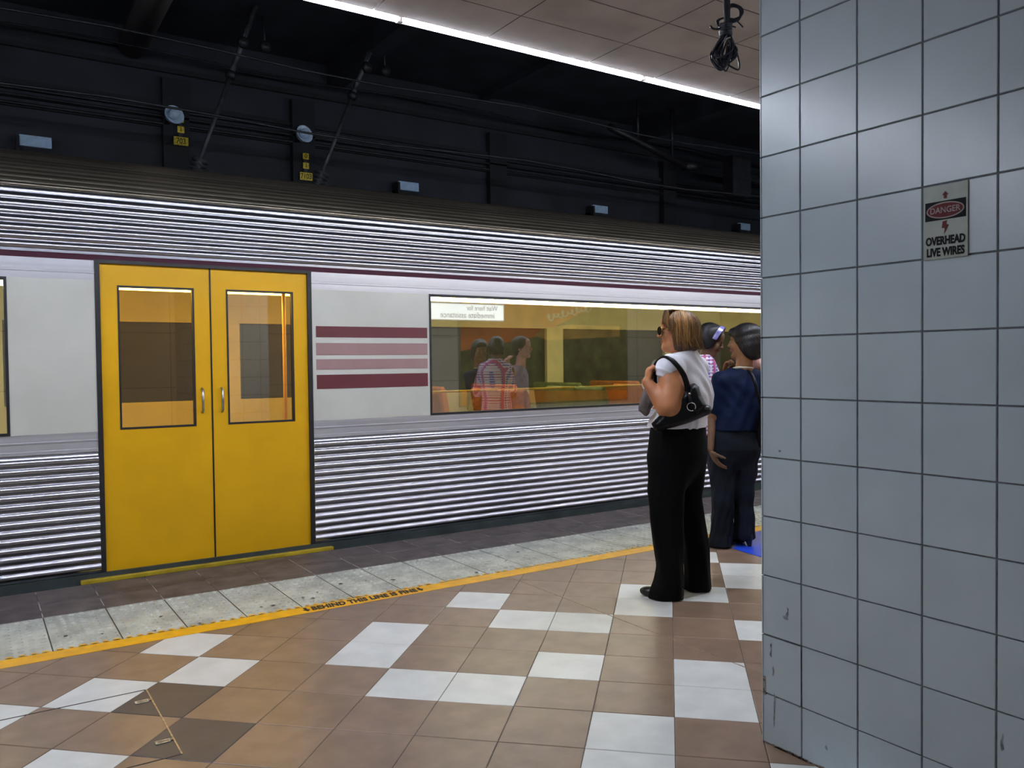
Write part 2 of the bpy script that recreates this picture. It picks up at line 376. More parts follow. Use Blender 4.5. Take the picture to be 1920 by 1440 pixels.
# ------------------------------------------------------------------ platform ceiling, light line, black void over the track
CZ = 2.9
cb = MB(); cb.mi = 1; cb.box(-7, 17, -4, 3.42, CZ+.006, CZ+.12); cb.mi = 0
yr = [3.42]; 
while yr[-1] > -4: yr.append(3.12-.293*(len(yr)-1) if len(yr) > 0 else 0)
for j in range(len(yr)-1):
    off = 0 if j < 3 or j % 2 else .3
    xx = -7.0; ks = [2.13+.0, 2.757, 3.20]
    jn = sorted([2.757-.61*k for k in range(2, 17)]+[2.13, 2.757, 3.22]+[3.22+.61*k for k in range(1, 23)])
    for a, b in zip(jn, jn[1:]):
        cb.quad((a+.003, yr[j]-.003, CZ), (a+.003, yr[j+1]+.003, CZ), (b-.003, yr[j+1]+.003, CZ), (b-.003, yr[j]-.003, CZ))
        cb.f[-1] = cb.f[-1][::-1]
        cb.f[-1] = cb.f[-1][::-1]
o = cb.build('ceiling', [ceil_m, ceil_j]); tag(o, kind='structure')
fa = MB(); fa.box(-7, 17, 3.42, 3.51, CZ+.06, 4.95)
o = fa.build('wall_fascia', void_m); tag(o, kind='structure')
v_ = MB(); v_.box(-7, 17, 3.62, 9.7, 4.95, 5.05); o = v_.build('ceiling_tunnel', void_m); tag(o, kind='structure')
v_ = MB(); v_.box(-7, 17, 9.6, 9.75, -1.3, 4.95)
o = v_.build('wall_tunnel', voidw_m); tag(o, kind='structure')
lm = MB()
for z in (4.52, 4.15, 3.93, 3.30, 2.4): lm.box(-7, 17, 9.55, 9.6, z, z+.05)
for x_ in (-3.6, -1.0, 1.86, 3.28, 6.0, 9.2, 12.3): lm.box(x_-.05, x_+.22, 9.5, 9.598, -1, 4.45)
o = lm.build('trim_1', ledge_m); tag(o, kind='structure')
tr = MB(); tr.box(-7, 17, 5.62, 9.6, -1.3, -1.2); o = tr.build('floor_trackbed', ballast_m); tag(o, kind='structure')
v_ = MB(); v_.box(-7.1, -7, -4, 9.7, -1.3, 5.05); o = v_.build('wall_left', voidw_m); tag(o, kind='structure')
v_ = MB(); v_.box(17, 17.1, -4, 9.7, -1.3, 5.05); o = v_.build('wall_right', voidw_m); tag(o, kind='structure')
# concourse wall behind the camera (seen mirrored in the train windows)
v_ = MB(); v_.mi = 1; v_.box(-7, 17, -4.1, -4, 0, CZ); v_.mi = 0
for k in range(24):
    for j in range(3): v_.quad((-7+k+.004, -3.998, j*.966+.004), (-6.004+k, -3.998, j*.966+.004), (-6.004+k, -3.998, j*.966+.962), (-7+k+.004, -3.998, j*.966+.962)); v_.f[-1] = v_.f[-1][::-1]
o = v_.build('wall_back', [bwall_m, pgrout]); tag(o, kind='structure')

# light line: one lamp per 1.49 m
def make_tube(name, L, tm, r=.0155):
    e = empty(name); m_ = MB(); m_.box(-L/2, L/2, -.030, .030, .020, .046); m_.build('batten', whousing, e)
    m_ = MB(); m_.tube([(-L/2+.012, 0, 0), (L/2-.012, 0, 0)], r, 8); m_.build('tube', tm, e, smooth=False)
    for s_ in (-1, 1):
        m_ = MB(); m_.box(s_*(L/2-.006)-.006, s_*(L/2-.006)+.006, -.014, .014, -.014, .022); m_.build('end_cap', whousing, e)
    return e
t0 = make_tube('edge_lamp', 1.485, tube_m)
lab = {0: 'bright white tube lamp cut by the photo top, leftmost of the light line', 1: 'longest bright white tube lamp in the middle of the ceiling-edge light line', 2: 'bright white tube lamp whose far end meets the tiled pillar'}
for i, k in enumerate([0, 1, 2, -1, -2, -3, -4, 3, 4, 5, 6, 7]):
    o = t0 if i == 0 else copy_tree(t0)
    o.location = (1.69-.745+1.49*k, 3.462, CZ+.008)
    tag(o, lab.get(k, 'white tube lamp of the ceiling-edge light line beyond the photo frame'), 'lamp', 'tube lamps of the light line')
t1 = make_tube('concourse_lamp', 1.45, btube_m)
first = True
for y_ in (1.15, -1.6):
    for x_ in ((-5.4, 4.6, 7.2, 9.8, 12.4) if y_ > 0 else (-5.4, 4, 7, 10, 13)):
        o = t1 if first else copy_tree(t1); first = False
        o.location = (x_, y_, CZ-.062); tag(o, 'warm white tube lamp on the concourse ceiling outside the photo frame', 'lamp', 'concourse tube lamps')

# hanging sign behind, mirrored in the train glass
hs = empty('hanging_sign', (8.47, -3.2, 2.39), math.pi); tag(hs, 'white backlit assistance sign with blue pictogram, mirrored in the train window', 'hanging sign')
m_ = MB(); m_.box(-1.03, 1.03, -.04, .04, -.18, .18); m_.build('sign_box', whousing, hs, bevel=.004)
m_ = MB(); m_.prism([(-1.01, -.16), (1.01, -.16), (1.01, .16), (-1.01, .16)], sf(-.041), .002); m_.build('face', lightsign, hs)
m_ = MB(); m_.prism([(.72, -.12), (.94, -.12), (.94, .12), (.72, .12)], sf(-.043), .002); m_.build('pictogram', signblue, hs)
text('immediate assistance', .17, Matrix.Translation((-.14, -.0455, -.07)) @ RX, signblue, hs, sx=.9)
text('Wait here for', .15, Matrix.Translation((-.48, -.0455, .08)) @ RX, signblue, hs, sx=.9)
for s_ in (-.8, .8): m_ = MB(); m_.tube([(s_, 0, .18), (s_, 0, .51)], .012, 8); m_.build('hanger', steelgrey, hs)
# poster on the back wall (mirrored)
po = empty('advertising_poster', (11.25, -3.995, .0), math.pi); tag(po, 'large orange and olive poster with white script, mirrored in the train window', 'poster')
W_ = 2.4
m_ = MB(); m_.box(-W_, W_, -.03, .0, .38, 2.7); m_.build('frame', postfr, po)
m_ = MB(); m_.prism([(-W_+.04, .42), (W_-.04, .42), (W_-.04, 2.66), (-W_+.04, 2.66)], sf(-.031), .002); m_.build('olive_field', green_m, po)
m_ = MB(); m_.prism([(-1.35, 2.66), (W_-.04, 2.66), (W_-.04, 1.60), (1.65, 1.72), (.40, 1.92), (-.05, 2.12)][::-1], sf(-.034), .002); m_.build('orange_field', orange_m, po)
m_ = MB(); m_.prism([(-2.15, 1.95), (.05, 1.85), (.40, 1.95), (.2, 2.12), (-.6, 2.22), (-2.15, 2.2)][::-1], sf(-.036), .001); m_.build('amber_field', postery, po)
m_ = MB(); pth = [(.05-.012*k-.05*math.cos(k*.55), -.045, 2.36+.0026*k+(.055+.03*math.sin(k*.21))*math.sin(k*.55)) for k in range(104)]; m_.tube(pth, .020, 6); m_.build('white_script', posterw, po)
m_ = MB(); m_.prism([(-W_+.04, .42), (W_-.04, .42), (W_-.04, .75), (-W_+.04, .62)], sf(-.034), .002); m_.build('orange_band', orange_m, po)

# ------------------------------------------------------------------ train
TX0, TX1, TY = -6.5, 16.5, 5.75
DX0, DX1 = .70, 2.04                     # double door
train = empty('train', (0, 0, 0)); tag(train, 'ribbed stainless steel passenger train with yellow double doors standing at the platform', 'train')
def ribs(n, z0, pitch, amp, sub=8):
    prof = []
    for i in range(n):
        for k in range(sub):
            u = k/sub; zz = z0+(i+u)*pitch
            h_ = amp*math.sin(math.pi*u)**.9 if u > 0 else 0.
            prof.append((zz, h_))
    prof.append((z0+n*pitch, 0)); return prof
def extrude(name, prof, x0, x1, m, parent, smooth=True):    # prof list of (y,z)
    b = MB(); n = len(prof)
    b.v = [(x0, y, z) for y, z in prof]+[(x1, y, z) for y, z in prof]
    b.f = [(i, n+i, n+i+1, i+1) for i in range(n-1)]; b.f = [f_[::-1] for f_ in b.f]; b.m = [0]*(n-1)
    return b.build(name, m, parent, smooth)
lowp = [(TY-h_, z) for z, h_ in ribs(14, .045, .0525, .016)]
lowp = [(TY+.05, .03), (TY, .035)]+lowp+[(TY, .80), (TY+.02, .80)]
for a, b in ((TX0, DX0-.03), (DX1+.03, TX1)): extrude('ribbed_side_panel', lowp, a, b, steel, train)
# roof: profile follows an arc that leans away
Y, Z, prof = TY, 2.05, []
for i in range(22):
    phi = math.radians(6+3.4*i) if i < 8 else math.radians(44+3.0*(i-8))
    ty, tz = math.sin(phi), math.cos(phi); ny, nz = -math.cos(phi), math.sin(phi)
    for k in range(8):
        u = k/8; h_ = .014*math.sin(math.pi*u)**.9 if u > 0 else 0.
        prof.append((Y+ty*.0525*u+ny*h_, Z+tz*.0525*u+nz*h_))
    Y += ty*.0525; Z += tz*.0525
    if i == 7: prof.append((Y, Z)); cut = len(prof); prof.append((Y-.014, Z+.004)); prof.append((Y-.012, Z+.016)); prof.append((Y+.01, Z+.02)); Z += .02; Y += .012
prof.append((Y, Z))
extrude('upper_ribbed_panel', prof[:cut], TX0, TX1, steel, train)
extrude('ribbed_roof', prof[cut-1:]+[(TY+1.4, Z+.02), (TY+2.2, Z-.15), (TY+2.7, 2.05)], TX0, TX1, roofsteel, train)
def pbox(name, m, x0, x1, y0, y1, z0, z1, parent=train, bevel=0.): 
    b = MB(); b.box(x0, x1, y0, y1, z0, z1); return b.build(name, m, parent, bevel=bevel)
WZ0, WZ1 = .925, 1.872
pbox('maroon_stripe', maroon2, TX0, TX1, TY-.004, TY+.03, 2.000, 2.034)
pbox('gutter_strip', steel, TX0, TX1, TY-.010, TY+.03, 2.034, 2.05)
extrude('belt_panel_upper', [(TY+.0, 1.875), (TY, 1.915), (TY-.006, 1.918), (TY-.006, 1.93), (TY, 1.933), (TY, 2.000)], TX0, DX0-.03, beltsteel, train, False)
extrude('belt_panel_upper', [(TY+.0, 1.875), (TY, 1.915), (TY-.006, 1.918), (TY-.006, 1.93), (TY, 1.933), (TY, 2.000)], DX1+.03, TX1, beltsteel, train, False)
lb = [(TY, .80), (TY-.006, .803), (TY-.006, .822), (TY, .825), (TY, .868), (TY-.005, .87), (TY-.005, .878), (TY, .88), (TY, WZ0)]
for a, b in ((TX0, DX0-.03), (DX1+.03, TX1)): extrude('belt_panel_lower', lb, a, b, beltsteel, train, False)
# window pillars and windows
WINS = [(-5.9, -3.3), (-2.6, -.15+.35), (3.02, 7.6), (8.4, 12.9), (13.6, 15.8)]
PANS = [(TX0, -5.9), (-3.3, -2.6), (.20, DX0-.03), (DX1+.03, 3.02), (7.6, 8.4), (12.9, 13.6), (15.8, TX1)]
for a, b in PANS:
    pn = pbox('body_panel', cream, a, b, TY-.002, TY+.03, WZ0, 1.875)
    if (a, b) == (DX1+.03, 3.02):
        for (z0, z1, mm) in ((1.53, 1.61, maroon), (1.40, 1.488, pinkmar), (1.295, 1.37, pinkmar), (1.155, 1.257, maroon)):
            pbox('maroon_band', mm, a+.03, b-.02, TY-.005, TY, z0, z1, pn)
for a, b in WINS:
    b_ = MB(); e = .016
    b_.box(a, b, TY-.006, TY+.03, WZ0, WZ0+e); b_.box(a, b, TY-.006, TY+.03, WZ1-e, WZ1+.003)
    b_.box(a, a+e, TY-.006, TY+.03, WZ0+e, WZ1-e); b_.box(b-e, b, TY-.006, TY+.03, WZ0+e, WZ1-e)
    fr = b_.build('window_frame', blackrub, train)
    pbox('window_pane', glass, a+e, b-e, TY+.008, TY+.012, WZ0+e, WZ1-e, fr)
# doors
fr = MB(); fr.box(DX0-.03, DX0, TY-.008, TY+.06, .0, 2.0); fr.box(DX1, DX1+.03, TY-.008, TY+.06, .0, 2.0); fr.box(DX0-.03, DX1+.03, TY-.01, TY+.06, 1.985, 2.006)
fr.build('door_frame', blackrub, train)
dm = (DX0+DX1)/2
for a, b, s_ in ((DX0, dm-.004, 1), (dm+.004, DX1, -1)):
    d_ = MB(); y0, y1 = TY+.012, TY+.045; wa, wb = a+.10, b-.10
    d_.box(a, b, y0, y1, .03, .93); d_.box(a, b, y0, y1, 1.85, 1.985); d_.box(a, wa, y0, y1, .93, 1.85); d_.box(wb, b, y0, y1, .93, 1.85)
    leaf = d_.build('door_leaf', yellow, train)
    b_ = MB(); e = .012; y0 -= .003
    b_.box(wa, wb, y0, y1, .93, .93+e); b_.box(wa, wb, y0, y1, 1.85-e, 1.85); b_.box(wa, wa+e, y0, y1, .93+e, 1.85-e); b_.box(wb-e, wb, y0, y1, .93+e, 1.85-e)
    b_.build('window_seal', blackrub, leaf)
    pbox('window_pane', dglass, wa+e, wb-e, TY+.026, TY+.03, .93+e, 1.85-e, leaf)
    pbox('meeting_rubber', blackrub, (b-.001 if s_ > 0 else a-.003), (b+.003 if s_ > 0 else a+.001), TY+.008, TY+.045, .03, 1.985, leaf)
    hx = (b-.06 if s_ > 0 else a+.06)
    hb = MB(); hb.tube([(hx, TY+.012, 1.02), (hx, TY-.012, 1.03), (hx, TY-.012, 1.17), (hx, TY+.012, 1.18)], .008, 8); hb.build('door_handle', steel, leaf, True)
pbox('step_plate', stepy_m, DX0-.15, DX1+.15, TY-.05, TY+.06, -.018, .006, bevel=.003)
pbox('sole_bar', skirt_m, TX0, TX1, TY-.012, TY+.08, -.075, .034)
st_ = MB(); st_.box(TX0, TX1, TY+.02, TY+.10, -.22, -.076); st_.build('lower_step_board', stepy_m, train)
# underframe, bogies
pbox('underframe', under_m, TX0, TX1, TY+.15, TY+2.5, -.35, -.02)
for bx in (-4.2, 9.5):
    g_ = MB(); g_.box(bx-1.5, bx+1.5, TY+.35, TY+.5, -.75, -.4)
    bo = g_.build('bogie_frame', under_m, train)
    for wx in (-1.1, 1.1):
        w_ = MB(); w_.lathe([(0, 0), (.40, 0), (.42, .02), (.42, .12), (.44, .13), (0, .14)], (bx+wx, TY+.55, -.63), (0, 1, 0), 28); w_.build('wheel', steelgrey, bo, True)
# saloon interior
pbox('saloon_floor', infloor, TX0, TX1, TY+.08, TY+2.6, -.02, .02)
sal = MB(); sal.box(TX0, TX1, TY+2.55, TY+2.6, 0, 1.0); sal.box(TX0, TX1, TY+2.55, TY+2.6, 1.75, 2.2)
for x_ in range(int(TX0), int(TX1), 2): sal.box(x_, x_+.25, TY+2.55, TY+2.6, 1.0, 1.75)
sal.build('saloon_wall', inwall, train)
pbox('far_window_glass', blackrub, TX0, TX1, TY+2.6, TY+2.62, 1.0, 1.75)
pbox('saloon_ceiling', inwall, TX0, TX1, TY+.05, TY+2.55, 2.20, 2.24)
pbox('inner_lining', inwall, TX0, TX1, TY+.04, TY+.06, 1.93, 2.20)
lp = MB(); lp.box(TX0+.2, TX1-.2, TY+.98, TY+1.10, 1.915, 1.965); lp.build('saloon_lamp', strip_m, train)
lp = MB(); lp.box(TX0+.1, TX1-.1, TY+.93, TY+1.17, 1.966, 2.20); lp.build('lamp_housing', inwall, train)
# transverse seats
def seat_mesh(x_, y0, y1, m, name='seat'):
    s_ = MB(); 
    pf = [(0, .02), (.05, .02), (.05, .40), (.44, .42), (.47, .46), (.45, .50), (.10, .50), (.06, .55), (-.03, 1.06), (-.06, 1.10), (-.10, 1.08), (-.09, 1.02), (0, .48)]
    s_.prism([(x_+a, b) for a, b in pf][::-1], lambda u, v, w_: (u, y0+w_, v), y1-y0); return s_.build(name, m, train, bevel=.012)
xs_ = [x_ for x_ in np.arange(-5.6, 15.6, .88) if not (DX0-.75 < x_ < DX1+.35)]
for i, x_ in enumerate(xs_):
    seat_mesh(x_, TY+.12, TY+1.02, inseat if i % 3 else inseatg); seat_mesh(x_, TY+1.6, TY+2.5, inseatg if i % 3 == 1 else inseat)
for x_ in (DX0-.1, DX1+.12):
    r_ = MB(); r_.tube([(x_, TY+.9, .02), (x_, TY+.9, 1.98)], .016, 8); r_.build('grab_pole', inrail, train, True)
for y_ in (TY+.55,):
    r_ = MB(); r_.tube([(2.3, y_, 1.085), (7.4, y_, 1.085)], .010, 8); r_.build('grab_rail', inrail, train, True)
# rails
for y_ in (TY+.62, TY+1.69):
    r_ = MB(); r_.box(-7, 17, y_-.07, y_+.07, -1.2, -1.185); r_.box(-7, 17, y_-.01, y_+.01, -1.19, -1.07); r_.box(-7, 17, y_-.035, y_+.035, -1.10, -1.165+.0)
    o = r_.build('rail', steelgrey); tag(o, 'steel running rail on the dark trackbed under the train', 'rail', 'rails under the train')

# ------------------------------------------------------------------ fittings in the void
for k, (x_, lb_) in enumerate(((.61, 'leftmost small slate-blue plate on the dark tunnel wall above the train'), (4.71, 'second small slate-blue plate from the left on the tunnel wall'),
                       (7.84, 'third small slate-blue plate from the left on the tunnel wall'), (10.97, 'rightmost small slate-blue plate on the tunnel wall near the pillar'))):
    m_ = MB(); m_.box(-.14, .14, -.02, .02, -.055, .055); o = m_.build('tunnel_wall_plate', bluesign, bevel=.004); o.location = (x_, 9.48, 3.58)
    tag(o, lb_, 'wall plate', 'slate blue plates on the tunnel wall')
    b_ = MB(); b_.box(-.17, -.14, -.06, .13, -.18, .03); b_.box(-.17, .1, .02, .13, -.22, -.055); b_.build('bracket', ledge_m, o)
for x_, lb_ in ((1.87, 'left round blue-grey loudspeaker bowl on the tunnel wall'), (3.29, 'right round blue-grey loudspeaker bowl on the tunnel wall')):
    e = empty('round_loudspeaker', (x_, 9.38, 3.985)); e.rotation_euler = (math.radians(-12), 0, math.radians(12)); tag(e, lb_, 'loudspeaker', 'loudspeakers on the tunnel wall')
    m_ = MB(); m_.lathe([(.0, .0), (.06, 0), (.085, -.03), (.10, -.08), (.104, -.085), (.098, -.088), (.075, -.04), (.05, -.03), (0, -.03)], (0, 0, 0), (0, 1, 0), 28); m_.build('bowl', lampgrey, e, True)
    m_ = MB(); m_.lathe([(0, -.13), (.035, -.128), (.05, -.11), (.052, -.06), (.04, -.03), (0, -.03)], (.0, 0, .005), (0, 1, 0), 24); m_.build('driver', lampgrey, e, True)
    m_ = MB(); m_.box(-.02, .02, -.0, .16, -.02, .02); m_.build('wall_arm', steelgrey, e)
for (x_, zb, lb_, dg_) in ((1.98, 3.77, 'upper left yellow number plates on the tunnel post', '703'), (3.37, 3.55, 'lower right yellow number plates on the tunnel post', '7103')):
    e = empty('number_plate', (x_, 9.46, zb)); tag(e, lb_, 'number plate', 'yellow number plates')
    m_ = MB(); m_.box(-.075, .075, -.005, .005, -.045, .045); m_.build('plate', yelplate, e)
    text(dg_, .085, Matrix.Translation((0, -.007, 0)) @ RX, signblack, e, sx=.8)
    for zz, c_ in ((.125, '1'), (.235, '0')):
        m_ = MB(); m_.box(-.035, .035, -.005, .005, zz-.035, zz+.035); m_.build('small_plate', yelplate, e)
        text(c_, .07, Matrix.Translation((0, -.007, zz)) @ RX, signblack, e)
    m_ = MB(); m_.box(-.02, .02, .006, .04, -.05, .28); m_.build('mount', blk, e)
# overhead wires
for i, (z_, y_, lb_) in enumerate(((4.02, 7.3, 'upper overhead wire running along the track'), (3.46, 7.3, 'lower overhead contact wire above the train roof'), (4.50, 8.95, 'feeder wire high on the tunnel side'))):
    m_ = MB(); pts = [(-7+24*t/30, y_, z_+.03*math.cos(t*1.25)) for t in range(31)]; m_.tube(pts, .010, 6); o = m_.build('overhead_wire', steelgrey, None, True)
    tag(o, lb_, 'wire', 'overhead wires')
m_ = MB()
for zz in (4.10, 3.95): m_.tube([(-7, 9.52, zz), (17, 9.52, zz)], .016, 8)
m_.box(-7, 17, 9.5, 9.598, 4.02, 4.04)
o = m_.build('wall_conduit', steelgrey, None, True); tag(o, 'pair of dark conduits running along the tunnel wall', 'conduit')
# slanted support struts with insulators
for (a, b, lb_) in (((2.50, 8.4, 4.95), (1.90, 8.4, 3.25), 'left slanting support strut with insulators hanging above the train'), ((3.82, 8.4, 4.95), (3.13, 8.4, 3.27), 'right slanting support strut with insulators hanging above the train')):
    e = empty('support_strut', a); tag(e, lb_, 'support strut', 'overhead support struts')
    A, B = Vector((0, 0, 0)), Vector(b)-Vector(a); ax = (B-A).normalized()
    m_ = MB(); m_.tube([A, A+(B-A)*.42], .030, 10); m_.tube([A+(B-A)*.46, B], .022, 10); m_.build('rod', mat('dull_galvanised_rod', (.07, .07, .08), .5, .5, noise=.2), e, True)
    m_ = MB(); m_.lathe([(0, 0), (.05, .01), (.05, .07), (0, .08)], A+(B-A)*.41, ax, 14); m_.build('coupling', steelgrey, e, True)
    ins = MB(); pf = []
    for k in range(4): pf += [(.03, k*.045), (.085-.008*k, k*.045+.012), (.085-.008*k, k*.045+.02), (.03, k*.045+.028)]
    ins.lathe([(0, 0)]+pf+[(0, .19)], B-ax*.10, ax, 20); ins.build('insulator', porcelain, e, True)
    for dx in (-.1, .12):
        m_ = MB(); m_.lathe([(0, 0), (.045, .01), (.06, .04), (.04, .07), (0, .08)], (dx-.05, -.1, -.42), (0, 1, .2), 14); m_.tube([(dx-.05, -.05, -.38), (dx*.6, 0, -.1)], .012, 6); m_.build('clamp', steelgrey, e, True)
m_ = MB(); m_.tube([(1.50, 3.7, 4.80), (1.52, 9.5, 4.72)], .14, 20); o = m_.build('void_duct', mat('grey_duct_paint', (.30, .27, .26), .6, noise=.1, scale=3), None, True)
tag(o, 'thick grey round duct crossing under the dark tunnel soffit', 'duct')
m_ = MB(); m_.box(3.70, 3.92, 3.62, 9.6, 4.72, 4.95); m_.box(5.84, 5.94, 3.62, 9.6, 4.87, 4.95); m_.box(8.6, 8.8, 3.62, 9.6, 4.72, 4.95); m_.box(-1.6, -1.3, 3.62, 9.6, 4.72, 4.95)
o = m_.build('trim_2', void_m); tag(o, kind='structure')
# dark assembly of pipes further along
e = empty('pipe_assembly', (7.9, 8.6, 4.3)); tag(e, 'dark jumble of pipes and insulators hanging from the soffit toward the pillar', 'pipework')
m_ = MB(); m_.tube([(-.6, 0, .2), (.9, .1, -.12)], .05, 10); m_.tube([(.9, .1, -.12), (1.2, .1, -.1)], .07, 10); m_.build('pipe', steelgrey, e, True)
m_ = MB(); m_.tube([(-.1, 0, .1), (-.1, 0, .65)], .02, 8); m_.build('hanger', steelgrey, e, True); m_ = MB(); m_.tube([(.6, .05, -.05), (.6, .05, .65)], .02, 8); m_.build('hanger', steelgrey, e, True)
m_ = MB(); m_.box(1.7, 2.1, -.1, .1, -.5, .1); m_.tube([(2.0, 0, -.2), (3.4, 0, -.2)], .045, 10); m_.build('junction_box', blk, e)

# hanging coil of black cable
cc = empty('cable_coil', (2.452, 2.2, 2.90)); tag(cc, 'tangled coil of black cable hanging from a dark rod near the pillar top', 'cable')
m_ = MB(); m_.tube([(-.005, 0, 0), (0, 0, -.12), (.004, 0, -.26), (-.002, 0, -.30)], [.014, .016, .013, .010], 10); m_.build('rod', blk, cc, True)
m_ = MB(); m_.tube([(-.028, .01, 0), (-.03, .01, -.19)], .010, 8); m_.build('bracket', blk, cc, True)
rx, ry = (.68, -.73)      # picture-right direction at the coil
def L3(s_, z_, d_): return (s_*rx+d_*.73, s_*ry+d_*.68, z_)
def cr(pts, n=8, closed=False):
    P = [Vector(p) for p in pts]; out = []; N_ = len(P)
    rng_ = range(N_) if closed else range(N_-1)
    for i in rng_:
        p0, p1, p2, p3 = (P[(i-1) % N_], P[i], P[(i+1) % N_], P[(i+2) % N_]) if closed else (P[max(i-1, 0)], P[i], P[i+1], P[min(i+2, N_-1)])
        for k in range(n):
            t = k/n; out.append(.5*((2*p1)+(p2-p0)*t+(2*p0-5*p1+4*p2-p3)*t*t+(3*p1-p0-3*p2+p3)*t**3))
    out.append(P[0] if closed else P[-1]); return out
m_ = MB(); C0 = -.315
for k in range(17):
    j = lambda s_: random.uniform(-s_, s_)
    wl, wr, bz = -.040+j(.022), .014+j(.026), -.435+j(.026)
    m_.tube(cr([L3(.0+j(.008), C0+j(.01), j(.01)), L3(wl*.7, C0-.05, j(.02)), L3(wl, -.40+j(.01), j(.02)), L3((wl+wr)/2, bz, j(.02)), L3(wr, -.395+j(.015), j(.02)), L3(.012+j(.008), C0-.03, j(.01))], 7), .0035, 7)
m_.tube(cr([L3(.01, C0, 0), L3(.028, -.36, .01), L3(.046, -.43, 0), L3(.045, -.462, 0), L3(.025, -.455, 0), L3(-.01, -.43, 0)], 8), .0036, 7)
for k in range(5):
    j = lambda s_: random.uniform(-s_, s_); e_ = j(.005)
    m_.tube(cr([L3(0, -.24+j(.01), 0), L3(.02, -.215+e_, .01), L3(.048+e_, -.225, .01), L3(.056+e_, -.25, 0), L3(.045, -.272+e_, 0), L3(.01, -.275+j(.01), 0)], 7), .0045, 7)
for k in range(3): m_.tube(cr([L3(0, -.26, 0), L3(-.028-k*.003, -.27, 0), L3(-.024, -.295, 0), L3(0, -.30, 0)], 6), .0035, 7)
m_.tube(cr([L3(.03, -.268, 0), L3(.045, -.285, 0), L3(.062, -.305, 0)], 4), .0028, 6)
m_.tube(cr([L3(-.06, -.286, 0), L3(-.05, -.298, 0), L3(-.03, -.302, 0), L3(0, -.295, 0)], 5), [.0015]+[.004]*15, 6)
m_.tube(cr([L3(0, -.295, 0), L3(.02, -.297, 0), L3(.036, -.302, 0)], 4), .003, 6)
for k in range(9): m_.tube(cr([L3(-.018-random.uniform(0, .008), -.285-k*.0055, .0), L3(0, -.286-k*.0055+random.uniform(-.004, .004), -.02), L3(.02, -.284-k*.0055, 0), L3(0, -.284-k*.0055, .02)], 4, True), .0042, 6)
m_.build('coil', cable_m, cc, True)

